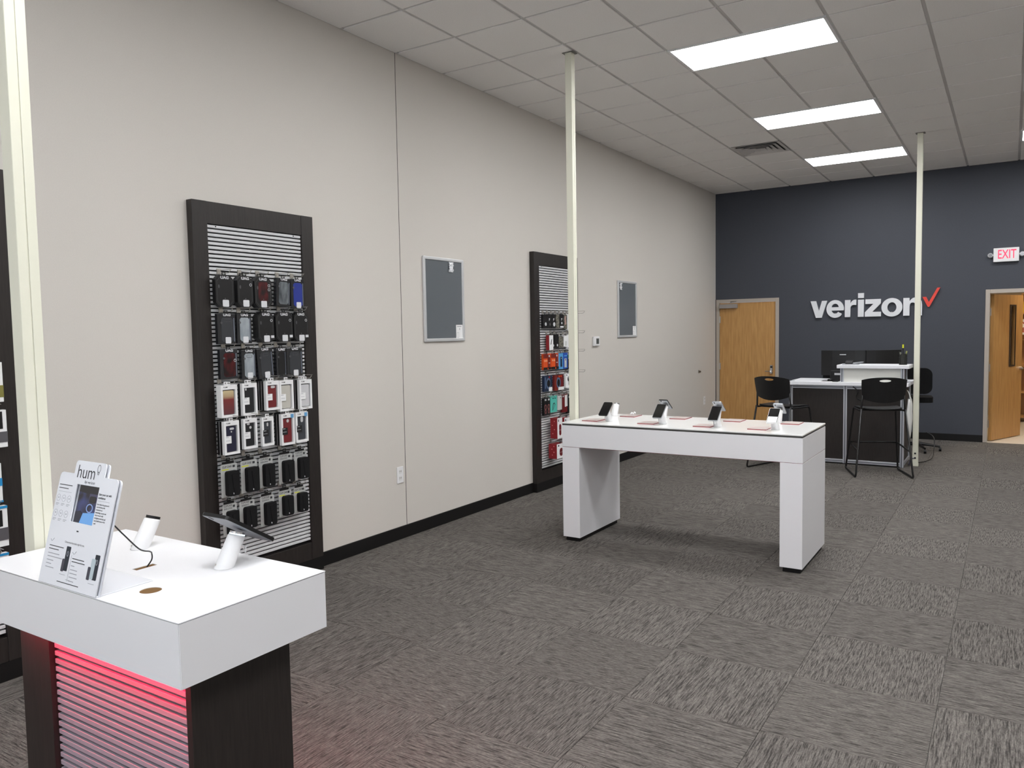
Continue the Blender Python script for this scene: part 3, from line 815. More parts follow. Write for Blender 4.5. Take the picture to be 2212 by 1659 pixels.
# third row
for y, wd in ((7.135, 'left'), (7.300, 'right')):
    Q('bright orange carton, %s one of the pair in third row' % wd, y, 0.155, 1.281, 0.170, ORG, [(0.06, 0.40, 0.12, 0.95, ORD), (-0.5, 0.5, 0.0, 0.16, M_OCT), (-0.5, 0.04, 0.72, 1.0, ORD), ('c', -0.32, 0.56, 0.011, mat('peach print', rgb(238, 170, 130), 0.5)), ('c', -0.10, 0.56, 0.011, mat('peach print', rgb(238, 170, 130), 0.5)), ('c', 0.24, 0.85, 0.011, M_LOGO), (0.16, 0.34, 0.40, 0.44, M_LOGO), ('c', 0.05, 0.07, 0.008, ORG)])
Q('light blue carton with dark phone print in third row', 7.434, 0.098, 1.274, 0.173, SKY, [(-0.15, 0.25, 0.15, 0.78, NAV), ('c', 0.05, 0.68, 0.006, M_LOGO)])
Q('royal blue carton with white print in third row', 7.537, 0.100, 1.275, 0.175, ROY, [(-0.25, 0.22, 0.08, 0.64, PGR), ('c', 0, 0.56, 0.009, NAV), (-0.3, 0.3, 0.78, 0.84, SKY)])
Q('dark carton with green top, last in third row of far slatwall', 7.628, 0.076, 1.270, 0.156, M_OCT, [(-0.5, 0.5, 0.78, 1.0, GRN), (-0.4, 0.4, 0.72, 0.78, PGR), (-0.3, 0.3, 0.16, 0.2, M_LOGO)])
# fourth row
Q('navy earphone blister with white corner in fourth row', 7.150, 0.172, 1.050, 0.170, NAV, [('r', 0.02, 0.5, 0.046, mat('steel blue', rgb(90, 110, 140), 0.3)), ('c', 0.06, 0.50, 0.034, M_OCT), (0.06, 0.46, 0.02, 0.26, M_PAPER), ('c', 0.12, 0.88, 0.012, REDB), (-0.42, -0.32, 0.2, 0.9, mat('steel blue', rgb(90, 110, 140), 0.3))])
Q('red and black earphone blister with white corner in fourth row', 7.385, 0.200, 1.046, 0.168, CRIM, [(-0.5, -0.25, 0.0, 1.0, ORD), ('c', -0.05, 0.48, 0.046, M_OCT), ('r', -0.08, 0.5, 0.045, mat('steel blue', rgb(90, 110, 140), 0.3)), (-0.1, 0.5, 0.02, 0.22, M_PAPER), ('c', 0.0, 0.90, 0.010, ORG), ('c', 0.2, 0.90, 0.010, ORG)])
Q('white earphone carton with black earhook print in fourth row', 7.592, 0.104, 1.060, 0.159, M_PAPER, [('r', 0.05, 0.62, 0.020, M_INK), ('c', 0.0, 0.60, 0.014, M_INK), (0.10, 0.14, 0.2, 0.5, M_INK), (-0.4, -0.28, 0.86, 0.93, M_INK)])
# fifth row
for y, wd in ((7.085, 'left'), (7.152, 'right')):
    Q('black pack with looped red cable, %s one in fifth row' % wd, y, 0.064, 0.800, 0.182, M_OCT, [('r', 0, 0.48, 0.022, mat('dusty pink cable', rgb(150, 92, 90), 0.5)), ('r', 0, 0.22, 0.016, mat('dusty pink cable', rgb(150, 92, 90), 0.5)), (-0.2, 0.25, 0.86, 0.96, M_LOGO)])
Q('teal pouch with black outline drawing in fifth row', 7.262, 0.140, 0.819, 0.177, TEAL, [('p', [(-0.22, 0.10), (0.22, 0.45), (0.10, 0.58), (-0.10, 0.55)], M_INK), ('p', [(-0.16, 0.18), (0.14, 0.44), (0.06, 0.53), (-0.06, 0.50)], TEAL), ('c', -0.1, 0.85, 0.007, M_INK), ('c', 0.2, 0.85, 0.007, M_INK)])
Q('pale grey pouch beside the teal pouch in fifth row', 7.395, 0.098, 0.832, 0.155, PGR, [('c', 0.2, 0.85, 0.006, M_INK)])
Q('dark red pack with white strips in fifth row', 7.510, 0.112, 0.796, 0.199, CRIM, [(-0.02, 0.20, 0.30, 0.95, M_PAPER), (0.28, 0.48, 0.32, 0.95, M_PAPER), (-0.45, -0.25, 0.85, 0.93, M_LOGO)])
Q('black pack, last in fifth row beside cream pole', 7.613, 0.082, 0.776, 0.203, M_OCT, [(-0.2, 0.1, 0.85, 0.93, M_LOGO), (-0.3, 0.2, 0.28, 0.31, M_OCTE)])
# sixth and seventh rows: speaker cartons
capsule = lambda cx, cz, w_, h_: [(cx+a, cz+b) for a, b in rrect(w_, h_, w_*0.49)]
def speaker_box(label, y0, y1, z0, h, X, depth, lettering):
    w = y1-y0
    t = root('speaker_box', label, 'speaker box', X, (y0+y1)/2, z0, 'speaker boxes')
    obj('carton', bx(-w/2, w/2, 0, depth, 0, h, 0.001, 1), REDB, t)
    obj('front_panel', bx(-w/2, w/2, -0.0012, -0.0001, 0, h), M_PAPER, t)
    obj('print', prism(BM(), capsule(0.006, h*0.42, w*0.42, h*0.55), -0.003, -0.0012), CRIM, t)
    obj('print', bx(-w*0.2, w*0.3, -0.0034, -0.003, h*0.40, h*0.415), M_LOGO, t)
    obj('print', bx(-w*0.36, -w*0.22, -0.002, -0.0012, h*0.82, h*0.93), M_INK, t)
    for a, b in ((0.03, 0.82), (0.055, 0.62), (0.03, 0.42), (0.05, 0.22)):      # pale marks on the red side facing the room entrance
        s = bx(-w/2-0.0008, -w/2-0.0001, a, a+0.012, h*b, h*b+0.010); obj('side_print', s, mat('pale red print', rgb(220, 130, 130), 0.5), t)
    hang_tab(t, h)
    pegs2.append(((y0+y1)/2, z0+h, X-0.02))
    return t
speaker_box('tall red and white speaker carton on far slatwall near table edge', 7.170, 7.275, 0.547, 0.219, 0.17, 0.085, '')
speaker_box('lowest red and white speaker carton on far slatwall', 7.153, 7.325, 0.333, 0.157, 0.17, 0.10, '')
speaker_box('second red and white speaker carton peeking above white table top', 7.40, 7.52, 0.53, 0.215, 0.13, 0.05, '')
for y, zt, X in pegs2:
    peg(SW2, P2, y, zt+0.011, X+0.06)
for z in (1.884, 1.665, 1.46, 1.23):
    peg(SW2, P2, 7.74, z, 0.20)

# ---- stock on the slatwall at the left picture edge
for lab, y1, z0, h, m, pr in (('white and olive carton on the left-edge slatwall, topmost', 1.842, 1.385, 0.192, M_PAPER, [(-0.5, 0.5, 0.12, 0.42, mat('olive print', rgb(128, 122, 60), 0.5))]),
                              ('white carton with grey band on left-edge slatwall above the blue one', 1.848, 1.165, 0.181, M_PAPER, [(-0.45, 0.34, 0.50, 0.96, M_OCT), (-0.5, 0.5, 0.14, 0.42, mat('grey band', rgb(86, 84, 88), 0.5))]),
                              ('blue and white carton on the left-edge slatwall', 1.812, 0.90, 0.19, M_PAPER, [(-0.5, 0.5, 0.42, 0.62, mat('cyan band', rgb(30, 140, 200), 0.5)), (-0.5, 0.5, 0.0, 0.05, mat('cyan band', rgb(30, 140, 200), 0.5))]),
                              ('white carton with black window on the left-edge slatwall', 1.827, 0.683, 0.198, M_PAPER, [(-0.45, 0.3, 0.50, 0.90, M_OCT), (-0.5, 0.5, 0.16, 0.46, mat('grey band', rgb(86, 84, 88), 0.5)), (-0.5, 0.5, 0.94, 1.0, mat('cyan band', rgb(30, 140, 200), 0.5))]),
                              ('white carton lowest on the left-edge slatwall just above kiosk', 1.822, 0.46, 0.19, M_PAPER, [(-0.4, 0.4, 0.3, 0.8, M_OCT), (-0.5, 0.5, 0.94, 1.0, mat('cyan band', rgb(30, 140, 200), 0.5))])):
    pack('accessory_box', lab, 'accessory box', 0.10, y1-0.06, 0.12, z0, h, 0.03, m, pr, group='cartons on the left-edge slatwall')
    peg(SW0, P0, y1-0.06, z0+h+0.011, 0.15)

# ================================================================ POSTER FRAMES, WALL FITTINGS
def poster(y0, y1, z0, z1, label, bag_x, glare=False):
    t = thing('poster_frame', label, 'poster frame', (0.0, (y0+y1)/2, z0), R(90), 'empty poster frames')
    w, h = y1-y0, z1-z0
    obj('backing', bx(-w/2+0.006, w/2-0.006, -0.010, -0.0005, 0.006, h-0.006), M_ALUD, t)
    obj('insert', bx(-w/2+0.022, w/2-0.022, -0.0125, -0.0101, 0.022, h-0.022), mat('poster insert grey', rgb(104, 109, 113), 0.22, spec=0.5), t)
    for a in ((-w/2, -w/2+0.028, 0, h), (w/2-0.028, w/2, 0, h)):
        obj('rail', bx(a[0], a[1], -0.022, -0.001, a[2], a[3], 0.006, 3), M_FRAME, t)
    for a in ((-w/2+0.006, w/2-0.006, 0, 0.028), (-w/2+0.006, w/2-0.006, h-0.028, h)):
        obj('rail', bx(a[0], a[1], -0.0215, -0.001, a[2], a[3], 0.006, 3), M_FRAME, t)
    lb = obj('label_sheet', bx(w/2-0.125, w/2-0.028, -0.0135, -0.0126, 0.028, 0.145), M_PAPER, t)
    obj('print', bx(w/2-0.11, w/2-0.045, -0.0139, -0.0136, 0.128, 0.134), M_GREYINK, lb)
    obj('print', bx(w/2-0.075, w/2-0.070, -0.0139, -0.0136, 0.10, 0.116), M_INK, lb)
    b = BM(); ring(b, rrect(0.03, 0.045, 0.001, w/2-0.10, 0.055), rrect(0.026, 0.041, 0.001, w/2-0.10, 0.055), -0.0139, -0.0136); obj('print', b, M_GREYINK, lb)
    # little crumpled bag of fixings stuck inside
    bg_ = BM()
    bmesh.ops.create_grid(bg_, x_segments=7, y_segments=9, size=0.5, matrix=Matrix.Translation((bag_x, -0.016, h-0.075)) @ Matrix.Rotation(R(90), 4, 'X') @ Matrix.Diagonal((0.062, 0.088, 1, 1)))
    for v_ in bg_.verts: v_.co.y -= random.uniform(0, 0.012)
    ex = bmesh.ops.extrude_face_region(bg_, geom=bg_.faces[:]); bmesh.ops.translate(bg_, vec=(0, 0.002, 0), verts=[g for g in ex['geom'] if isinstance(g, bmesh.types.BMVert)])
    obj('fixings_bag', bg_, mat('clear poly bag', rgb(225, 227, 230), 0.12, spec=0.9), t)
    return t
poster(5.178, 5.752, 1.612, 2.340, 'larger empty silver poster frame left of far slatwall', 0.10)
poster(9.05, 9.63, 1.596, 2.318, 'smaller looking empty silver poster frame right of thermostat', -0.21)
t = thing('thermostat', 'white wall thermostat with dark display right of cream pole', 'thermostat', (0, 8.42, 1.56), R(90))
obj('housing', bx(-0.078, 0.078, -0.028, -0.001, -0.058, 0.058, 0.010, 3), M_WPLAS, t)
obj('display', bx(-0.020, 0.052, -0.0295, -0.0275, -0.032, 0.034, 0.001, 1), mat('lcd grey', rgb(88, 92, 88), 0.3), t)
def outlet(y, z, label, w=0.078, h=0.135):
    t = thing('wall_outlet', label, 'outlet', (0, y, z), R(90))
    obj('plate', bx(-w/2, w/2, -0.007, -0.0005, -h/2, h/2, 0.002, 2), M_WPLAS, t)
    for dz in (-0.027, 0.027):
        s = obj('socket', prism(BM(), rrect(0.034, 0.034, 0.008, 0, dz), -0.0085, -0.007), mat('socket ivory', rgb(222, 222, 220), 0.4), t)
        for dx in (-0.007, 0.007): obj('slot', bx(dx-0.0015, dx+0.0015, -0.0092, -0.0085, dz-0.002, dz+0.010), M_INK, s)
    return t
outlet(4.829, 0.53, 'white outlet plate low on greige wall left of the seam')
outlet(12.37, 0.525, 'white outlet plate low on greige wall near oak door')
t = thing('door_stop', 'small brown wall bumper behind the oak door swing', 'door stop', (0, 12.10, 1.01), R(90))
b = BM(); cyl(b, (0, -0.006, 0), 0.026, 0.011, 16, axis='y'); obj('plate', b, M_STEEL, t)
b = BM(); cyl(b, (0, -0.024, 0), 0.017, 0.026, 14, axis='y', r2=0.013); obj('bumper', b, mat('brown rubber', rgb(84, 72, 62), 0.6), t)

# ================================================================ BACK WALL LETTERING AND EXIT SIGN
M_LET = mat('brushed white letter', rgb(224, 226, 230), 0.4)
lg = thing('wall_lettering', 'large white verizon lettering with red check on slate wall', 'sign', (1.531, YB, 1.832))
LH = 0.262                 # x-height
lg.scale = (0.857, 1, 1)
def arc(cx, cz, rx, rz, a0, a1, n=18):
    return [(cx+rx*math.cos(R(a0+(a1-a0)*k/n)), cz+rz*math.sin(R(a0+(a1-a0)*k/n))) for k in range(n+1)]
DP = 0.026
def letter(x, splines):
    o = curve_fill('letter', splines, DP, M_LET, lg); o.location = (x, -DP/2-0.012, 0); return o
# v
letter(0.0, [[(0, LH), (0.095, LH), (0.147, 0.105), (0.199, LH), (0.288, LH), (0.197, 0), (0.095, 0)]])
# e
rw = 0.148
e_out = arc(rw, LH/2, rw, LH/2+0.006, -28, -360+12, 40)
letter(0.277, [arc(rw, LH/2, rw, LH/2+0.006, 0, 318, 44) + [(rw+0.105, 0.040+0.020), (rw+0.055, LH*0.30)] + arc(rw, LH/2, rw-0.082, LH/2-0.058, -38, -168, 14)[0:] + [(rw-0.060, LH*0.405), (2*rw-0.001, LH*0.405)],
               [(rw-0.060, LH*0.60), (rw+0.060, LH*0.60)] + arc(rw, LH*0.60, 0.060, 0.055, 0, 180, 12)])
# r
letter(0.589, [[(0, 0), (0.093, 0), (0.093, 0.125)] + [(0.097, 0.158), (0.115, 0.178), (0.145, 0.186), (0.188, 0.182), (0.188, LH+0.004), (0.150, LH), (0.118, LH-0.018), (0.090, LH-0.055), (0.090, LH), (0, LH)]])
# i
letter(0.806, [[(0, 0), (0.098, 0), (0.098, LH), (0, LH)], [(0, LH+0.022), (0.098, LH+0.022), (0.098, LH+0.098), (0, LH+0.098)]])
# z
letter(0.920, [[(0, 0), (0.262, 0), (0.262, 0.070), (0.122, 0.070), (0.258, 0.196), (0.258, LH), (0.008, LH), (0.008, 0.192), (0.138, 0.192), (0, 0.066)]])
# o
rw = 0.166
letter(1.188, [arc(rw, LH/2, rw, LH/2+0.007, 0, 350, 36), arc(rw, LH/2, rw-0.094, LH/2-0.056, 0, 350, 36)])
# n
letter(1.533, [[(0, 0), (0.097, 0), (0.097, 0.135)] + [(0.101, 0.165), (0.118, 0.186), (0.146, 0.193), (0.172, 0.186), (0.188, 0.165), (0.192, 0.135), (0.192, 0), (0.289, 0), (0.289, 0.155)] +
               [(0.281, 0.205), (0.258, 0.243), (0.222, 0.262), (0.180, 0.267), (0.145, 0.258), (0.118, 0.238), (0.093, 0.212), (0.093, LH), (0, LH)]])
ck = curve_fill('check_mark', [[(0.0, 0.140), (0.048, 0.140), (0.082, 0.066), (0.188, 0.262), (0.226, 0.262), (0.096, 0.010), (0.086, 0.0), (0.074, 0.0), (0.064, 0.010)]], DP, mat('red check', rgb(222, 66, 52), 0.45), lg)
ck.location = (1.826, -DP/2-0.012, 0.122); ck.scale = (1.18, 1, 1.05); ck['label'] = 'red check mark'
st = BM()
for x in (0.14, 0.42, 0.62, 0.85, 1.05, 1.35, 1.58, 1.78): cyl(st, (x, -0.006, 0.06), 0.006, 0.0125, 8, axis='y')
obj('mounting_stud', st, M_STEEL, lg)
ex = thing('exit_sign', 'white exit sign with glowing red letters and two lamp heads', 'exit sign', (4.122, YB, 2.645))
obj('housing', bx(-0.152, 0.152, -0.055, -0.001, -0.096, 0.096, 0.006, 2), M_WPLAS, ex)
M_EXIT = mat('exit red glow', rgb(200, 20, 50), 0.4, emit=(1.0, 0.05, 0.13, 1), estr=1.1)
text('lettering', 'EXIT', 0.175, M_EXIT, ex, (0.008, -0.0562, 0.002), bold=0.0015, sx=0.62)
for s in (-1, 1):
    hb = BM(); cyl(hb, (s*0.188, -0.036, 0.0), 0.036, 0.045, 20, r2=0.028, axis='y')
    lh = obj('lamp_head', hb, M_WPLAS, ex)
    b = BM(); cyl(b, (s*0.188, -0.060, 0.0), 0.024, 0.006, 16, axis='y'); obj('lens', b, mat('lamp lens', rgb(150, 152, 158), 0.1, metal=0.4), lh)
    b = BM(); cyl(b, (s*0.158, -0.03, 0.0), 0.010, 0.03, 10, axis='x'); obj('lamp_arm', b, M_WPLAS, lh)

# ================================================================ KIOSK (near left)
KX0, KX1, KY0, KY1, KZ, KT = 1.385, 2.446, 1.160, 1.661, 0.957, 0.174
k = thing('display_kiosk', 'white topped kiosk with dark wood ends and red lit slats', 'kiosk', ((KX0+KX1)/2, (KY0+KY1)/2, 0))
hx_, hy_ = (KX1-KX0)/2, (KY1-KY0)/2
g = 0.0020
obj('top_core', bx(-hx_+g*1.5, hx_-g*1.5, -hy_+g*1.5, hy_-g*1.5, KZ-KT+0.002, KZ-0.002), M_SEAM, k)
# top panel with two cable openings
tp = BM()
def plate_with_holes():
    rx, ry = 2.141-(KX0+KX1)/2, 1.280-(KY0+KY1)/2
    sx, sy = 1.911-(KX0+KX1)/2, 1.407-(KY0+KY1)/2
    outer = [(-hx_, -hy_), (hx_, -hy_), (hx_, hy_), (-hx_, hy_)]
    circ_ = [(rx+0.030*math.cos(2*math.pi*i/28), ry+0.030*math.sin(2*math.pi*i/28)) for i in range(28)]
    slot = [(sx-0.0125, sy-0.035), (sx+0.0125, sy-0.035), (sx+0.0125, sy+0.035), (sx-0.0125, sy+0.035)]
    return outer, circ_, slot
outer, circ_, slot = plate_with_holes()
tpo = curve_fill('top_panel', [outer, circ_, slot], 0.0024, M_WHITE, k)
tpo.data.transform(Matrix.Rotation(R(-90), 4, 'X')); tpo.location = (0, 0, KZ-0.0012)
b = BM(); prismz(b, circ_, KZ-0.0035, KZ-0.0019); obj('cable_hole', b, M_BROWN, k)
b = BM(); prismz(b, slot, KZ-0.0035, KZ-0.0019); obj('cable_slot', b, M_BROWN, k)
zb_, zt_ = KZ-KT, KZ-0.0042
obj('apron', bx(-hx_+g, hx_-g, -hy_, -hy_+0.0022, zb_, zt_), M_WHITE, k)
obj('apron', bx(-hx_+g, hx_-g, hy_-0.0022, hy_, zb_, zt_), M_WHITE, k)
obj('apron', bx(hx_-0.0022, hx_, -hy_+g, hy_-g, zb_, zt_), M_WHITE, k)
obj('apron', bx(-hx_, -hx_+0.0022, -hy_+g, hy_-g, zb_, zt_), M_WHITE, k)
IN = 0.08
M_KSLAT = mat('kiosk slat silver', rgb(158, 154, 164), 0.45)
obj('end_panel', bx(hx_-IN-0.024, hx_-IN, -hy_+IN, hy_-IN, 0.06, zb_, 0.001, 1), M_DWOOD, k)
obj('end_panel', bx(-hx_+IN-0.01, -hx_+IN+0.17, -hy_+IN, hy_-IN, 0.06, zb_, 0.001, 1), M_DWOOD, k)
obj('core', bx(-hx_+IN+0.17, hx_-IN-0.024, -hy_+IN+0.040, hy_-IN-0.040, 0.06, zb_), M_KSLAT, k)
obj('plinth', bx(-hx_+IN+0.02, hx_-IN-0.03, -hy_+IN+0.02, hy_-IN-0.02, 0.0005, 0.06), M_BASE, k)
sme = None
for side in (-1, 1):
    for i in range(27):
        z = zb_-0.012-PITCH*(i+1)
        if z < 0.065: break
        if sme is None:
            o = obj('slat', bx(-hx_+IN+0.172, hx_-IN-0.0255, -0.010, 0.018, 0, 0.0155, 0.0012, 1), M_KSLAT, k); sme = o.data
        else: o = use('slat', sme, k)
        o.location = (0, side*(hy_-IN-0.026)+ (0 if side < 0 else 0), z)
        if side > 0: o.rotation_euler = (0, 0, R(180)); o.location.x = 2*((-hx_+IN+0.172)+(hx_-IN-0.0255))/2
M_LED = mat('red led strip', rgb(255, 40, 60), 0.4, emit=(1.0, 0.006, 0.05, 1), estr=125.0)
for side in (-1, 1):
    y = side*(hy_-0.036)
    obj('led_strip', bx(-hx_+IN-0.005, hx_-IN, y-0.005, y+0.005, zb_-0.002, zb_+0.0015), M_LED, k)

# ---- hum display stand on the kiosk
SX0, SX1, SY = 1.761, 2.069, 1.158
sd = thing('counter_display', 'white leaning hum display with blue screen on kiosk', 'display stand', ((SX0+SX1)/2, SY, KZ+0.0003))
w2 = (SX1-SX0)/2
fa = link(bpy.data.objects.new('sign_panel', None)); fa.parent = sd; fa.rotation_euler = (R(-15.0), 0, 0); fa.location = (0, 0.0035, 0.0012)
PH, TH, TW = 0.328, 0.368, 0.080
panel_pts = [(-w2, 0), (w2, 0), (w2, PH-0.014)] + [(w2-0.014+0.014*math.cos(R(a)), PH-0.014+0.014*math.sin(R(a))) for a in (30, 60, 90)] + \
            [(TW, PH), (TW, TH-0.010)] + [(TW-0.010+0.010*math.cos(R(a)), TH-0.010+0.010*math.sin(R(a))) for a in (45, 90)] + \
            [(-TW+0.010, TH), (-TW+0.003, TH-0.003), (-TW, TH-0.010), (-TW, PH), (-w2+0.014, PH), (-w2+0.004, PH-0.004), (-w2, PH-0.014)]
SC = (-0.052, 0.066, 0.188, 0.298)   # screen window
win = [(SC[0], SC[2]), (SC[1], SC[2]), (SC[1], SC[3]), (SC[0], SC[3])]
M_ACR = mat('white acrylic', rgb(226, 228, 234), 0.22, spec=0.5)
o = curve_fill('front_sheet', [panel_pts, win], 0.003, M_ACR, fa); o.location = (0, 0, 0)
o = curve_fill('rear_sheet', [[(x*0.985, z*0.992+0.001) for x, z in panel_pts]], 0.004, M_ACR, fa); o.location = (0.006, 0.0085, 0)
obj('screen_bezel', bx(SC[0], SC[1], 0.0035, 0.0062, SC[2], SC[3]), M_ALU, fa)
def screen_material():
    m = bpy.data.materials.new('screen video'); m.use_nodes = True
    nt = m.node_tree; N, L = nt.nodes, nt.links
    b_ = N['Principled BSDF']; b_.inputs['Base Color'].default_value = (0.01, 0.01, 0.015, 1); b_.inputs['Roughness'].default_value = 0.12
    tc = N.new('ShaderNodeTexCoord'); nz = N.new('ShaderNodeTexNoise'); nz.inputs['Scale'].default_value = 2.2; nz.inputs['Detail'].default_value = 1.0
    L.new(tc.outputs['Generated'], nz.inputs['Vector'])
    cr = N.new('ShaderNodeValToRGB')
    cr.color_ramp.elements[0].position = 0.38; cr.color_ramp.elements[0].color = rgb(22, 18, 38)
    cr.color_ramp.elements[1].position = 0.66; cr.color_ramp.elements[1].color = rgb(70, 84, 150)
    L.new(nz.outputs['Fac'], cr.inputs[0]); L.new(cr.outputs[0], b_.inputs['Emission Color']); b_.inputs['Emission Strength'].default_value = 0.55
    return m
scr = obj('screen', bx(SC[0]+0.012, SC[1], 0.0025, 0.0034, SC[2], SC[3]), screen_material(), fa)
def emis(name, c, s=0.75): return mat(name, (0.01, 0.01, 0.01, 1), 0.2, emit=c, estr=s)
SW_, SH_ = SC[1]-SC[0]-0.012, SC[3]-SC[2]
ox, oz = SC[0]+0.012, SC[2]
pic = lambda pts, m, d: obj('picture', prism(BM(), [(ox+a*SW_, oz+b_*SH_) for a, b_ in pts], 0.0024-d, 0.0025), m, fa)
pic([(0.28, 0.0), (1, 0.0), (1, 0.33), (0.38, 0.27)], emis('video sky blue', rgb(108, 168, 232), 0.9), 0.0002)
pic([(0, 0.0), (0.28, 0), (0.36, 0.24), (0.24, 0.32), (0.0, 0.28)], emis('video dark', rgb(20, 26, 50), 0.8), 0.0004)
pic([(0.0, 0.82), (1, 0.75), (1, 1), (0, 1)], emis('video black', rgb(12, 10, 22), 0.7), 0.0002)
pic([(0.55, 0.55), (0.97, 0.55), (0.97, 0.80), (0.55, 0.80)], emis('video grey', rgb(62, 60, 92), 0.8), 0.0004)
pic([(a*0.18/0.5+0.74, b_*0.10/0.5+0.65) for a, b_ in rrect(0.9, 0.9, 0.25)], emis('video black', rgb(12, 10, 22), 0.7), 0.0008)
b = BM(); ring(b, circ(0.017, ox+0.66*SW_, oz+0.42*SH_, 20, 0.013), circ(0.014, ox+0.66*SW_, oz+0.42*SH_, 20, 0.010), 0.0014, 0.0025); obj('picture', b, emis('video pale ring', rgb(140, 165, 220), 0.8), fa)
PF = -0.0019
text('lettering', 'hum', 0.056, M_INK, fa, (-0.016, PF, 0.334), bold=-0.0003, sx=1.0)
text('lettering', 'by verizon', 0.013, M_INK, fa, (0.012, PF, 0.3075))
bl = BM(); ring(bl, circ(0.0085, 0.046, 0.351, 16, 0.0115), circ(0.0072, 0.046, 0.351, 16, 0.0100), PF, PF+0.0004); tube(bl, [(0.0415, PF, 0.342), (0.044, PF, 0.333), (0.048, PF, 0.333), (0.0505, PF, 0.342)], 0.0007, 5); obj('bulb_mark', bl, M_INK, fa)
def lines(x, zs, ws, m, h=0.0022):
    for z, w_ in zip(zs, ws): obj('print_line', bx(x, x+w_, PF, PF+0.0003, z, z+h), m, fa)
text('lettering', 'Start your car with', 0.0088, M_INK, fa, (0.071, PF, 0.279), bold=0.0002, align='LEFT', sx=0.95)
text('lettering', 'confidence', 0.0088, M_INK, fa, (0.071, PF, 0.269), bold=0.0002, align='LEFT', sx=0.95)
lines(0.071, [0.260], [0.060], M_GREYINK, 0.0008)
for q, s in enumerate(('Hum takes the guesswork', 'out of driving with', 'connected car', 'technology. so you can', 'stay in touch with', 'emergency services and', 'your loved ones on the', 'road.')):
    text('lettering', s, 0.0064, M_INK, fa, (0.071, PF, 0.2505-0.0078*q), bold=0.0001, align='LEFT', sx=0.92)
lines(-0.146, [0.289, 0.279], [0.070, 0.052], M_INK); lines(-0.146, [0.2695], [0.072], M_GREYINK, 0.0008)
for q in range(6):
    cx, cz = -0.138+0.029*(q % 3), 0.250-0.045*(q//3)
    b = BM(); ring(b, circ(0.0105, cx, cz, 16), circ(0.0097, cx, cz, 16), PF, PF+0.0003); obj('icon', b, M_GREYINK, fa)
    lines(cx-0.003, [cz-0.001], [0.006], M_GREYINK, 0.003); lines(cx-0.009, [cz-0.0175, cz-0.0215], [0.018, 0.012], M_GREYINK, 0.0016)
lines(-0.005, [0.162], [0.010], M_INK, 0.004)
text('lettering', "Choose the Hum that's right for you.", 0.0082, M_INK, fa, (-0.002, PF, 0.128), sx=0.85)
for cx, cz in ((-0.124, 0.127), (0.006, 0.104)):
    b = BM(); tube(b, smooth_path([(cx-0.008, PF, cz), (cx, PF, cz-0.005), (cx+0.010, PF, cz+0.004)]), 0.0006, 5); obj('swoosh', b, M_GREYINK, fa)
lines(-0.132, [0.108, 0.099], [0.078, 0.054], M_INK); lines(-0.132, [0.086, 0.0765, 0.066, 0.056, 0.0455], [0.062, 0.080, 0.036, 0.028, 0.045], M_GREYINK)
lines(0.002, [0.0855, 0.077], [0.062, 0.068], M_INK); lines(0.002, [0.065, 0.054, 0.044, 0.033, 0.022], [0.018, 0.036, 0.038, 0.042, 0.028], M_GREYINK)
lines(-0.055, [0.013], [0.115], M_INK); lines(-0.012, [0.0235], [0.024], M_GREYINK, 0.0012)
def device(cx, cz, two):
    M_DEV = mat('device photo navy', rgb(26, 36, 48), 0.5); M_DEV2 = mat('device photo grey', rgb(62, 62, 74), 0.5)
    obj('product_photo', prism(BM(), rrect(0.023, 0.070, 0.003, cx, cz), PF, PF+0.0003), M_DEV, fa)
    b = BM(); ring(b, circ(0.005, cx, cz+0.014, 12, 0.008), circ(0.003, cx, cz+0.014, 12, 0.006), PF-0.0003, PF); obj('product_photo', b, M_GREYINK, fa)
    obj('product_photo', prism(BM(), rrect(0.014, 0.036, 0.003, cx-0.014-(0.016 if two else 0), cz-0.020), PF-0.0006, PF), M_DEV2, fa)
    if two: obj('product_photo', prism(BM(), rrect(0.020, 0.056, 0.003, cx-0.016, cz-0.006), PF-0.0003, PF+0.0003), mat('device photo pale', rgb(176, 190, 196), 0.5), fa)
    lines(cx-0.024, [cz-0.047], [0.030], M_GREYINK, 0.0012)
device(-0.026, 0.082, False); device(0.128, 0.078, True)
lines(-0.004, [0.020], [0.0006], M_GREYINK, 0.075)
obj('base_plate', bx(-w2+0.002, w2, 0.004, 0.176, 0.0, 0.003, 0.001, 1), M_ACR, sd)
cab = BM(); tube(cab, smooth_path([(w2-0.020, 0.075, 0.190), (w2-0.028, 0.110, 0.150), (w2-0.060, 0.175, 0.088), (w2-0.105, 0.235, 0.060), (w2-0.138, 0.262, 0.042), (w2-0.148, 0.267, 0.020), (w2-0.157, 0.255, -0.002)], 8), 0.0022, 8)
obj('power_cable', cab, M_BLACK, sd, True)

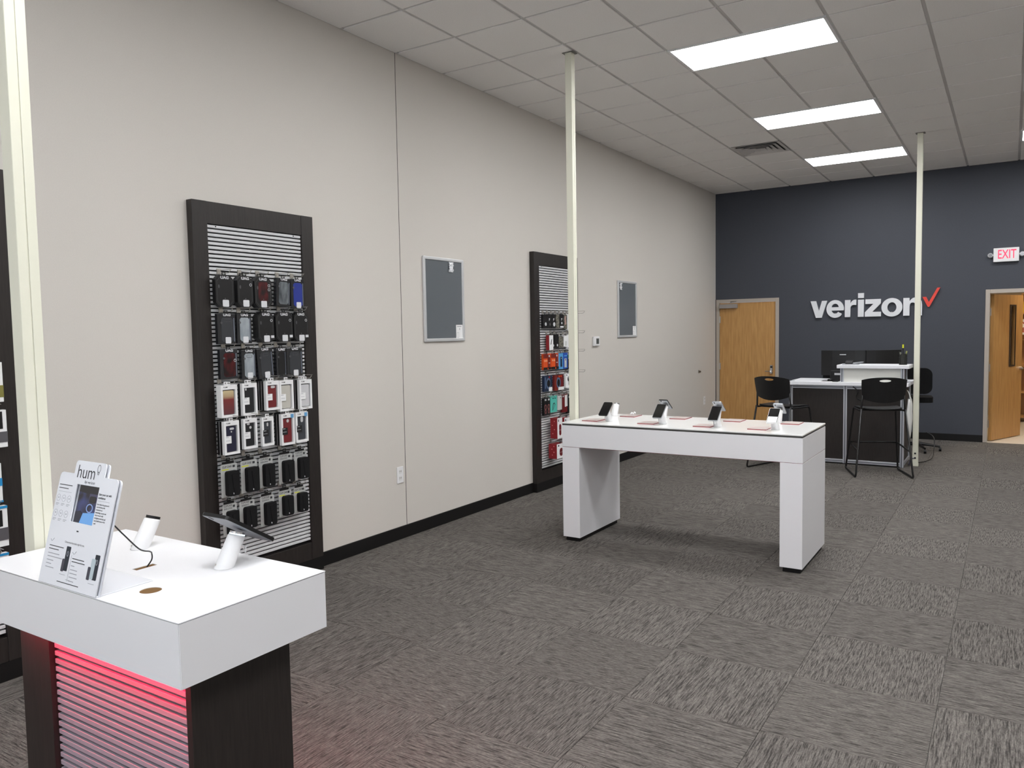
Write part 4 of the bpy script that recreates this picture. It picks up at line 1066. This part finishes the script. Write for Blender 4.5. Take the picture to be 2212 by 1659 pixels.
# ================================================================ SECURITY STANDS, PHONES
def stand_meshes(r0=0.0305, r1=0.0255, top=0.092, lean=0.052):
    b = BM(); n = 24; rings = []
    for kf in (0.0, 0.02, 0.5, 0.96, 1.0):
        z = top*kf; c = -lean*kf; rr = r0+(r1-r0)*kf
        if kf == 1.0: rr -= 0.002
        rings.append([b.verts.new((rr*math.cos(2*math.pi*i/n), c+rr*math.sin(2*math.pi*i/n), z - (rr*math.sin(2*math.pi*i/n))*-0.35*kf)) for i in range(n)])
    for a, c in zip(rings, rings[1:]):
        for i in range(n):
            j = (i+1) % n; b.faces.new((a[i], a[j], c[j], c[i]))
    b.faces.new(rings[0][::-1]); b.faces.new(rings[-1])
    return b
def security_stand(x, y, z, flip, label, head_m=None, lit=False, tether=True):
    t = thing('security_stand', label, 'security stand', (x, y, z), R(180) if flip else 0, 'white security stands')
    obj('body', stand_meshes(), M_WPLAS, t, True)
    hb = BM(); cyl(hb, (0, 0, 0), 0.0235, 0.009, 20)
    hd = obj('alarm_head', hb, head_m or M_CHROME, t); hd.location = (0, -0.0545, 0.0965); hd.rotation_euler = (R(20), 0, 0)
    b = BM(); cyl(b, (0.010, 0.0225, 0.012), 0.003, 0.004, 8, axis='y'); obj('screw', b, M_STEEL, t)
    if lit:
        b = BM(); cyl(b, (0, 0, 0), 0.0242, 0.003, 20); o = obj('status_ring', b, mat('ring glow', (0.8, 0.9, 1, 1), emit=(0.75, 0.93, 1, 1), estr=1.6), t); o.location = (0, -0.0535, 0.0935); o.rotation_euler = (R(20), 0, 0)
    if tether:
        pts = [(0.0, -0.052, 0.088)] + [(0.004+0.004*math.sin(i*1.3), -0.066-0.003*i, 0.072-0.006*i+0.004*math.cos(i*1.3)) for i in range(8)] + [(0.0, -0.085, 0.050)]
        b = BM(); tube(b, smooth_path(pts, 4), 0.0022, 6); obj('tether', b, M_WPLAS, t, True)
    return t
def handset(x, y, z, flip, label, w, l, th, tilt, body_m, screen_m, cat='phone', name='smartphone', lower=None, back_m=None):
    t = thing(name, label, cat, (x, y, z), 0, 'phones on display' if cat == 'phone' else None)
    t.rotation_euler = Matrix.Rotation(R(180) if flip else 0, 3, 'Z').__matmul__(Matrix.Rotation(R(-tilt), 3, 'X')).to_euler()
    obj('body', prism(BM(), rrect(w, l, w*0.12, 0, 0, 5), -th/2, th/2), body_m, t)
    obj('screen', prism(BM(), rrect(w*0.94, l*0.965, w*0.09, 0, 0, 5), -th/2-0.0006, -th/2+0.0002), screen_m, t)
    if lower: obj('lit_area', bx(-w*0.43, w*0.43, -th/2-0.0011, -th/2-0.0005, -l*0.47, -l*0.08), lower, t)
    obj('back_plate', prism(BM(), rrect(w*0.96, l*0.975, w*0.10, 0, 0, 5), th/2-0.0002, th/2+0.0006), back_m or body_m, t)
    obj('camera_lens', prism(BM(), rrect(0.010, 0.020, 0.004, w*0.28, l*0.40), th/2+0.0005, th/2+0.0014), M_BLACKG, t)
    return t
# kiosk
security_stand(1.690, 1.528, KZ+0.0005, True, 'empty white security stand with black cap at back of kiosk', head_m=M_BLACK, tether=False)
security_stand(2.140, 1.528, KZ+0.0005, True, 'white security stand holding the tablet on kiosk', lit=True)
M_SLV = mat('phone silver', rgb(170, 173, 178), 0.3, metal=0.6)
M_GREYB = mat('tablet grey back', rgb(120, 122, 128), 0.4, metal=0.3)
handset(2.140, 1.590, 1.072, True, 'dark tablet tilted on the white stand at kiosk', 0.128, 0.212, 0.011, 58, M_BLACK, M_BLACKG, cat='tablet', name='tablet', back_m=M_GREYB)

# ================================================================ LONG TABLE
TX0, TX1, TY0, TY1, TZ = 1.190, 3.036, 5.433, 6.188, 0.957
tb = thing('display_table', 'long white display table with two slab legs', 'table', ((TX0+TX1)/2, (TY0+TY1)/2, 0))
hx_, hy_ = (TX1-TX0)/2, (TY1-TY0)/2
obj('glass_top', bx(-hx_, hx_, -hy_, hy_, TZ-0.010, TZ, 0.0015, 2), M_WHITE2, tb)
obj('shadow_gap', bx(-hx_+0.004, hx_-0.004, -hy_+0.004, hy_-0.004, TZ-0.024, TZ-0.010), mat('dark gap strip', rgb(66, 66, 64), 0.5), tb)
obj('apron', bx(-hx_, hx_, -hy_, hy_, 0.7625, TZ-0.024, 0.001, 1), M_WHITE, tb)
obj('red_line', bx(-hx_+0.002, hx_-0.002, -hy_+0.002, hy_-0.002, 0.7595, 0.7625), mat('dull red edge line', rgb(120, 64, 70), 0.5), tb)
for a, b_ in ((-hx_, -hx_+0.150), (hx_-0.150, hx_)):
    lg_ = obj('leg', bx(a, b_, -hy_, hy_, 0.034, 0.7595, 0.001, 1), M_WHITE, tb)
    obj('foot', bx(a+0.018, b_-0.014, -hy_+0.018, hy_-0.030, 0.0005, 0.034), M_BASE, lg_)
# cards
def card(x, y, label):
    t = thing('price_card', label, 'card', (x, y, TZ+0.0003), 0, 'red edged price cards')
    obj('red_base', bx(-0.067, 0.067, -0.080, 0.080, 0, 0.0052, 0.0006, 1), mat('red acrylic', rgb(152, 62, 68), 0.25), t)
    obj('paper', bx(-0.0655, 0.0655, -0.0785, 0.0785, 0.0053, 0.0062), mat('card pale grey', rgb(182, 170, 166), 0.5), t)
ordn = ['first', 'second', 'third', 'fourth']
for q, x in enumerate((1.362, 1.842, 2.287, 2.690)):
    card(x, 5.652, '%s red edged card from the left in front row of long table' % ordn[q])
for q, x in enumerate((1.505, 1.944, 2.386, 2.822)):
    card(x, 6.065, '%s red edged card from the left in back row of long table' % ordn[q])
M_LIT = mat('lit white screen', (0.5, 0.5, 0.5, 1), 0.15, emit=(0.95, 0.96, 1, 1), estr=0.75)
near = [(1.505, M_BLACK, M_BLACKG, None, 'black phone, first in front row of long table'), (1.957, M_SLV, M_BLACKG, None, 'silver edged phone, second in front row of long table'),
        (2.387, M_SLV, M_BLACKG, None, 'silver edged phone, third in front row of long table'), (2.805, M_WPLAS, M_BLACKG, M_LIT, 'white phone with half white screen on long table')]
for q, (x, bm_, sm_, lo_, lab) in enumerate(near):
    security_stand(x, 5.645, TZ+0.0004, False, '%s white stand from the left in front row of long table' % ordn[q])
    handset(x, 5.578, 1.061, False, lab, 0.075, 0.146, 0.009, 50, bm_, sm_, lower=lo_)
far = [(1.362, None, ''), (1.802, M_BLACK, 'second white stand'), (2.250, M_SLV, 'x'), (2.722, M_SLV, 'x')]
for q, (x, bm_, _) in enumerate(far):
    security_stand(x, 6.035, TZ+0.0004, True, ('empty white stand with silver cap, back left of long table' if q == 0 else '%s white stand from the left in back row of long table' % ordn[q]), tether=q > 0)
    if q: handset(x, 6.100, 1.064, True, ['', 'black phone seen from behind, left one in back row', 'silver phone seen from behind, middle one in back row', 'silver phone seen from behind, right one in back row'][q], 0.075, 0.146, 0.009, 56, bm_, M_BLACKG, back_m=(M_SLV if q else None))
b = BM(); tube(b, smooth_path([(1.455, 6.17, TZ+0.003), (1.465, 6.178, TZ+0.016), (1.478, 6.175, TZ+0.006), (1.488, 6.178, TZ+0.022), (1.500, 6.174, TZ+0.012)], 5), 0.0055, 8)
tag(obj('tether_coil', b, M_WPLAS, None, True), 'tiny white coiled tether at back edge of long table', 'tether')

# ================================================================ SERVICE COUNTER
CX0, CX1, CY0, CY1 = 1.850, 3.160, 10.17, 10.86
ct = thing('service_counter', 'service counter with dark panels, aluminium frame and white tops', 'counter', ((CX0+CX1)/2, CY0, 0))
ox_ = (CX0+CX1)/2
def L(x): return x-ox_
def alu_post(x0, x1, y0, y1, z0, z1, parent=ct):
    o = obj('frame_post', bx(L(x0), L(x1), y0, y1, z0, z1, 0.0015, 1), M_ALU, parent)
    xm = L((x0+x1)/2)
    obj('groove', bx(xm-0.005, xm+0.005, y0-0.0006, y0+0.0005, z0+0.002, z1-0.002), M_ALUD, o)
    return o
def alu_rail(x0, x1, y0, y1, z0, z1, parent=ct):
    o = obj('frame_rail', bx(L(x0), L(x1), y0, y1, z0, z1, 0.0015, 1), M_ALU, parent)
    zm = (z0+z1)/2
    obj('groove', bx(L(x0)+0.002, L(x1)-0.002, y0-0.0006, y0+0.0005, zm-0.004, zm+0.004), M_ALUD, o)
    return o
PW = 0.042
for x in (CX0, 2.490, CX1-PW): alu_post(x, x+PW, 0.0, PW, 0.012 if x < 3 else 0.004, 0.968)
for x in (CX0, CX1-PW): alu_post(x, x+PW, CY1-CY0-PW, CY1-CY0, 0.004, 0.968)
for x0, x1 in ((CX0+PW, 2.490), (2.490+PW, CX1-PW)):
    alu_rail(x0, x1, 0.001, PW, 0.018, 0.058); alu_rail(x0, x1, 0.001, PW, 0.925, 0.965)
    obj('front_panel', bx(L(x0), L(x1), 0.016, 0.028, 0.058, 0.925), M_DWOOD, ct)
obj('skirt', bx(L(CX0+0.01), L(CX1-PW-0.002), 0.012, 0.03, 0.0005, 0.018), M_BASE, ct)
sp2 = obj('side_panel', bx(L(CX1)-0.028, L(CX1)-0.016, PW, CY1-CY0-PW, 0.058, 0.925), M_DWOOD, ct)
obj('side_panel', bx(L(CX0)+0.016, L(CX0)+0.028, PW, CY1-CY0-PW, 0.058, 0.925), M_DWOOD, ct)
obj('frame_rail', bx(L(CX1)-0.040, L(CX1)-0.002, PW, CY1-CY0-PW, 0.018, 0.058), M_ALU, ct)
M_CTOP = mat('white counter laminate', rgb(232, 233, 238), 0.35)
obj('countertop', bx(L(1.835), L(3.205), -0.055, 0.70, 0.968, 1.010, 0.004, 2), M_CTOP, ct)
alu_post(2.452, 2.490, 0.0, 0.038, 1.010, 1.178); alu_post(3.118, 3.156, 0.0, 0.038, 1.010, 1.178)
alu_post(3.118, 3.156, 0.30, 0.338, 1.010, 1.178)
obj('hutch_panel', bx(L(2.490), L(3.118), 0.012, 0.024, 1.010, 1.178), mat('warm white panel', rgb(222, 222, 216), 0.4), ct)
obj('hutch_side', bx(L(3.130), L(3.142), 0.038, 0.30, 1.010, 1.178), M_DWOOD, ct)
obj('hutch_top', bx(L(2.418), L(3.213), -0.050, 0.36, 1.178, 1.220, 0.006, 3), M_CTOP, ct)
cc = BM(); tube(cc, smooth_path([(L(2.60), -0.004, 0.955), (L(2.66), -0.03, 0.90), (L(2.64), -0.02, 0.83), (L(2.70), -0.02, 0.80), (L(2.74), -0.01, 0.90), (L(2.72), -0.004, 0.957)], 6), 0.006, 8)
obj('hanging_cable', cc, M_BLACK, ct, True)

# monitors
def monitor(x, y, rz, w, label):
    t = thing('monitor', label, 'monitor', (x, y, 1.0103), rz, 'monitors on the counter')
    h = 0.318
    b = BM()
    pts = [(-w/2, -0.012), (w/2, -0.012), (w/2, 0.006), (w*0.25, 0.026), (-w*0.25, 0.026), (-w/2, 0.006)]
    prismz(b, [(a, -c) for a, c in pts][::-1], 0.055, 0.055+h)
    obj('shell', b, M_BLACK, t)
    obj('screen', bx(-w/2+0.01, w/2-0.01, 0.0118, 0.0130, 0.070, 0.055+h-0.012), M_BLACKG, t)
    obj('neck', bx(-0.03, 0.03, -0.035, -0.012, 0.012, 0.20, 0.004), M_BLACK, t)
    obj('foot', bx(-0.11, 0.11, -0.10, 0.09, 0.0, 0.012, 0.003), M_BLACK, t)
    return t
mn = monitor(2.415, 10.62, R(2), 0.535, 'black monitor with white label seen from behind at left')
obj('maker_label', bx(-0.045, 0.03, -0.0268, -0.0258, 0.315, 0.325), M_STK, mn)
monitor(2.865, 10.72, R(38), 0.46, 'plain black monitor seen from behind near the pen cup')
# things on the tops
pc = thing('pen_cup', 'dark wire cup holding pens on raised white shelf', 'pen cup', (3.126, 10.30, 1.2203))
b = BM(); cyl(b, (0, 0, 0.003), 0.044, 0.006, 24); obj('bottom', b, M_BLACKM, pc)
b = BM(); cyl(b, (0, 0, 0.066), 0.0415, 0.12, 24); bmesh.ops.delete(b, geom=[f for f in b.faces if len(f.verts) > 4], context='FACES'); obj('mesh_wall', b, mat('dark wire mesh', rgb(34, 36, 30), 0.6), pc)
for q in range(16):
    a = 2*math.pi*q/16; b = BM(); tube(b, [(0.043*math.cos(a), 0.043*math.sin(a), 0.004), (0.043*math.cos(a), 0.043*math.sin(a), 0.128)], 0.0016, 5); obj('wire', b, M_BLKMET, pc)
for z in (0.04, 0.085, 0.128):
    b = BM(); tube(b, [(0.043*math.cos(2*math.pi*q/24), 0.043*math.sin(2*math.pi*q/24), z) for q in range(25)], 0.0022, 5); obj('hoop', b, M_BLKMET, pc)
pens = [(-0.020, 0.0, -0.030, 0.01, M_BLACK, 'black pen in cup leaning left'), (0.0, 0.012, -0.004, 0.02, M_BLACK, 'x'), (0.018, -0.010, 0.026, -0.012, mat('olive pen', rgb(150, 156, 96), 0.4), 'pale olive pen in cup leaning right'),
        (-0.006, -0.015, -0.02, -0.02, mat('grey pen', rgb(120, 124, 110), 0.4), 'grey pen standing low in the pen cup')]
for q, (a, c, e_, f_, m_, lab) in enumerate(pens):
    hgt = (0.15, 0.232, 0.155, 0.14)[q]
    pn = thing('pen', ['black pen in cup leaning left', 'tallest pen in cup with bright yellow end', 'pale olive pen in cup leaning right', 'grey pen standing low in the pen cup'][q], 'pen', (3.126+a*0.5, 10.30+c*0.5, 1.2270))
    b = BM(); tube(b, [(0, 0, 0), (e_, f_, hgt*0.82)], 0.0065, 8); obj('barrel', b, m_, pn)
    b = BM(); tube(b, [(e_, f_, hgt*0.82), (e_*1.2, f_*1.2, hgt)], 0.0085, 8); obj('cap', b, M_YEL if q == 1 else m_, pn)
nb = thing('card_terminal', 'black card terminal with grey notebook on raised white shelf', 'terminal', (2.545, 10.22, 1.2203))
obj('notebook', bx(-0.075, 0.105, -0.045, 0.075, 0, 0.008, 0.001, 1), M_GREYINK, nb)
b = bx(-0.045, 0.040, -0.02, 0.065, 0.008, 0.03, 0.006, 2)
for v_ in b.verts:
    if v_.co.z > 0.02: v_.co.z += 0.28*(v_.co.y+0.02)
obj('reader', b, M_BLACK, nb)
b = bx(0.03, 0.15, 0.02, 0.09, 0.010, 0.022, 0.004, 2)
for v_ in b.verts: v_.co.z += 0.12*(v_.co.x-0.03)
obj('handset', b, M_SLV, nb)
kb = thing('mouse_pad', 'black mouse pad with mouse on the white counter', 'mouse pad', (2.33, 10.24, 1.0103))
obj('pad', bx(-0.11, 0.09, -0.06, 0.10, 0, 0.004, 0.001, 1), M_BLACKM, kb)
ms = BM(); bmesh.ops.create_uvsphere(ms, u_segments=16, v_segments=8, radius=1, matrix=Matrix.Translation((-0.01, 0.02, 0.014)) @ Matrix.Diagonal((0.032, 0.05, 0.020, 1)))
tag(obj('computer_mouse', ms, M_BLACK, None, True), 'black computer mouse lying on the mouse pad', 'mouse').location = (2.33, 10.24, 1.0105)
tag(obj('paper_sheet', bx(2.195, 2.36, 10.135, 10.176, 1.0103, 1.0145), M_PAPER), 'white paper strip in front of mouse pad on counter', 'paper')
tag(obj('cable_clip', bx(1.855, 1.905, 10.20, 10.225, 1.0103, 1.016), M_GREYINK), 'small grey clip at left end of white counter', 'clip')
rt = thing('router_box', 'small black device with white label under raised white shelf', 'device', (2.365, 10.44, 1.0103))
obj('housing', bx(-0.075, 0.095, -0.03, 0.06, 0, 0.125, 0.006), M_BLACK, rt)
obj('label', bx(-0.022, 0.055, -0.0312, -0.0300, 0.070, 0.095), M_STK, rt)

# office chairs behind the counter
def office_chair(x, y, rz, seat_z, back_w, back_h, label, gap=0.10):
    t = thing('office_chair', label, 'office chair', (x, y, 0), rz, 'office chairs behind the counter')
    sb = BM(); prismz(sb, rrect(max(0.36, back_w-0.02), 0.46, 0.10, 0, 0, 5), seat_z-0.07, seat_z); obj('seat', sb, M_BLACKM, t)
    b = BM(); prism(b, rrect(back_w, back_h, min(back_w, back_h)*0.28, 0, seat_z+gap+back_h/2, 7), -0.27, -0.21)
    for v_ in b.verts: v_.co.y += 0.35*v_.co.x**2
    obj('backrest', b, M_BLACKM, t)
    b = BM(); tube(b, corner_path([(0, 0, seat_z-0.075), (0, -0.26, seat_z-0.075), (0, -0.275, seat_z+0.25)], 0.05), 0.016, 8); obj('back_bar', b, M_BLACK, t)
    b = BM(); cyl(b, (0, 0, (seat_z-0.07+0.10)/2), 0.025, seat_z-0.17, 14); obj('gas_lift', b, M_BLACK, t)
    for q in range(5):
        a = 2*math.pi*q/5
        b = BM(); tube(b, [(0, 0, 0.10), (0.28*math.cos(a), 0.28*math.sin(a), 0.065)], [0.024, 0.014], 8); lg2 = obj('base_leg', b, M_BLACK, t)
        b = BM(); cyl(b, (0.28*math.cos(a), 0.28*math.sin(a), 0.0265), 0.026, 0.03, 14, axis='x'); obj('caster', b, M_BLACK, lg2)
    return t
office_chair(2.24, 11.35, R(180), 0.62, 0.50, 0.50, 'black office chair behind monitors at left of counter')
office_chair(3.155, 11.74, R(8), 0.735, 0.32, 0.34, 'black office chair peeking out right of the cream pole', 0.05)

# white trash bag hanging on the counter side
bgm = BM()
NU, NV = 18, 12
grid = []
for j in range(NV+1):
    row = []
    f_ = j/NV
    for i in range(NU):
        a = 2*math.pi*i/NU
        rr = (0.060+0.085*math.sin(math.pi*min(1, f_*0.85+0.12))**0.8)*(1+0.10*math.sin(3*a+5*f_)+0.07*math.sin(7*a-9*f_))
        row.append(bgm.verts.new((0.035+rr*0.215*math.cos(a), rr*0.85*math.sin(a), 0.47*(1-f_)+0.0)))
    grid.append(row)
for a, c in zip(grid, grid[1:]):
    for i in range(NU):
        j = (i+1) % NU; bgm.faces.new((a[i], a[j], c[j], c[i]))
bgm.faces.new(grid[0][::-1]); bgm.faces.new(grid[-1])
bag = thing('trash_bag', 'crumpled white plastic bag hanging at right side of counter', 'bag', (3.164, 10.335, 0.34))
obj('bag', bgm, mat('white poly', rgb(226, 226, 224), 0.3, spec=0.6), bag, True)
b = BM(); tube(b, smooth_path([(0.05, -0.05, 0.46), (0.03, -0.02, 0.54), (0.010, 0.0, 0.57), (0.02, 0.03, 0.54), (0.05, 0.06, 0.46)], 5), 0.006, 6); obj('handle_loop', b, MATS['white poly'], bag, True)
# power cables near the pole foot
b = BM(); tube(b, smooth_path([(3.255, 10.37, 0.10), (3.22, 10.33, 0.085), (3.205, 10.36, 0.02), (3.19, 10.45, 0.006), (3.175, 10.60, 0.006), (3.18, 10.72, 0.006)], 6), 0.0045, 6)
tag(obj('floor_cable', b, mat('blue grey cord', rgb(60, 62, 92), 0.5), None, True), 'bluish power cord running from cream pole foot to counter', 'cable')
b = BM(); tube(b, smooth_path([(3.30, 11.35, 0.30), (3.39, 11.30, 0.24), (3.405, 11.15, 0.10), (3.40, 10.95, 0.03), (3.33, 10.75, 0.007), (3.25, 10.62, 0.007)], 6), 0.006, 6)
tag(obj('floor_cable', b, M_BLACK, None, True), 'black cord curving to floor right of the cream pole', 'cable')

# ================================================================ BAR STOOLS
def oval_cut(o, cz, rx, rz):
    c = BM(); cyl(c, (0, 0, 0), 1.0, 1.0, 28, axis='y')
    for v_ in c.verts: v_.co = Vector((v_.co.x*rx, v_.co.y, v_.co.z*rz+cz))
    me = bpy.data.meshes.new('cut'); bmesh.ops.recalc_face_normals(c, faces=c.faces[:]); c.to_mesh(me); c.free()
    co = link(bpy.data.objects.new('cut', me))
    co.location = o.matrix_world.translation if False else (0, 0, 0)
    md = o.modifiers.new('hole', 'BOOLEAN'); md.object = co; md.operation = 'DIFFERENCE'; md.solver = 'EXACT'
    dg = bpy.context.evaluated_depsgraph_get()
    new = bpy.data.meshes.new_from_object(o.evaluated_get(dg))
    o.modifiers.clear(); o.data = new; new.name = 'backrest'
    bpy.data.objects.remove(co)
def backrest_mesh():
    b = BM(); NX, NZ = 24, 10; th = 0.012
    def pos(u, v):
        # u in -1..1 across, v in 0..1 up
        half = 0.218+0.026*v-0.012*v*v
        top = 1.118-0.030*abs(u)**2.6
        bot = 0.832+0.048*abs(u)**2.0
        z = bot+(top-bot)*v
        x = u*half
        y = -0.250-0.05*(z-0.83)/0.28 + 0.055*u*u
        return Vector((x, y, z))
    F, Bk = [], []
    for i in range(NX+1):
        fr_, bk = [], []
        for j in range(NZ+1):
            u = -1+2*i/NX; v_ = j/NZ
            # round the upper corners
            if abs(u) > 0.82 and v_ > 0.72:
                pass
            p = pos(u, v_)
            fr_.append(b.verts.new(p)); bk.append(b.verts.new(p+Vector((0, -th, 0))))
        F.append(fr_); Bk.append(bk)
    for i in range(NX):
        for j in range(NZ):
            b.faces.new((F[i][j], F[i+1][j], F[i+1][j+1], F[i][j+1])); b.faces.new((Bk[i][j], Bk[i][j+1], Bk[i+1][j+1], Bk[i+1][j]))
    for i in range(NX):
        b.faces.new((F[i][0], Bk[i][0], Bk[i+1][0], F[i+1][0])); b.faces.new((F[i][NZ], F[i+1][NZ], Bk[i+1][NZ], Bk[i][NZ]))
    for j in range(NZ):
        b.faces.new((F[0][j], F[0][j+1], Bk[0][j+1], Bk[0][j])); b.faces.new((F[NX][j], Bk[NX][j], Bk[NX][j+1], F[NX][j+1]))
    return b
def bar_stool(x, y, rz, label):
    t = thing('bar_stool', label, 'bar stool', (x, y, 0), rz, 'bar stools at the counter')
    br = obj('backrest', backrest_mesh(), M_BLACK, None)
    oval_cut(br, 1.080, 0.060, 0.014)
    if not br.data.materials: br.data.materials.append(M_BLACK)
    br.parent = t
    sb = BM(); NX, NY = 12, 10
    P_ = [[None]*(NY+1) for _ in range(NX+1)]; Q_ = [[None]*(NY+1) for _ in range(NX+1)]
    for i in range(NX+1):
        for j in range(NY+1):
            u, v_ = -1+2*i/NX, -1+2*j/NY
            hw_ = 0.225-0.02*max(0, -v_)
            xx = u*hw_*(1-0.06*abs(v_)**4); yy = v_*0.215*(1-0.05*abs(u)**4)
            z = 0.772-0.012*(1-u*u)-0.030*max(0, v_-0.55)**1.5*2+0.012*max(0, -v_-0.6)
            P_[i][j] = sb.verts.new((xx, yy, z)); Q_[i][j] = sb.verts.new((xx, yy, z-0.016))
    for i in range(NX):
        for j in range(NY):
            sb.faces.new((P_[i][j], P_[i+1][j], P_[i+1][j+1], P_[i][j+1])); sb.faces.new((Q_[i][j], Q_[i][j+1], Q_[i+1][j+1], Q_[i+1][j]))
    for i in range(NX):
        sb.faces.new((P_[i][0], Q_[i][0], Q_[i+1][0], P_[i+1][0])); sb.faces.new((P_[i][NY], P_[i+1][NY], Q_[i+1][NY], Q_[i][NY]))
    for j in range(NY):
        sb.faces.new((P_[0][j], P_[0][j+1], Q_[0][j+1], Q_[0][j])); sb.faces.new((P_[NX][j], Q_[NX][j], Q_[NX][j+1], P_[NX][j+1]))
    obj('seat', sb, M_BLACK, t, True)
    for s in (-1, 1):
        b = BM()
        tube(b, corner_path([(s*0.212, -0.218, 0.945), (s*0.222, -0.205, 0.80), (s*0.226, -0.20, 0.742), (s*0.226, 0.185, 0.742), (s*0.285, 0.30, 0.012), (s*0.295, -0.31, 0.012), (s*0.226, -0.212, 0.76)], 0.035, 5), 0.0105, 8)
        obj('side_frame', b, M_BLKMET, t, True)
        b = BM(); tube(b, [(s*0.260, 0.253, 0.33), (s*0.266, -0.268, 0.30)], 0.0095, 8); obj('side_rung', b, M_BLKMET, t, True)
    b = BM(); tube(b, [(-0.260, 0.253, 0.33), (0.260, 0.253, 0.33)], 0.0105, 8); obj('foot_rail', b, M_BLKMET, t, True)
    b = BM(); tube(b, [(-0.226, -0.12, 0.742), (0.226, -0.12, 0.742)], 0.009, 8); tube(b, [(-0.226, 0.12, 0.742), (0.226, 0.12, 0.742)], 0.009, 8); obj('seat_bar', b, M_BLKMET, t, True)
    return t
bar_stool(1.918, 9.59, R(-19), 'black bar stool left, in front of oak door')
bar_stool(2.948, 9.670, R(20), 'black bar stool right, beside the cream pole')
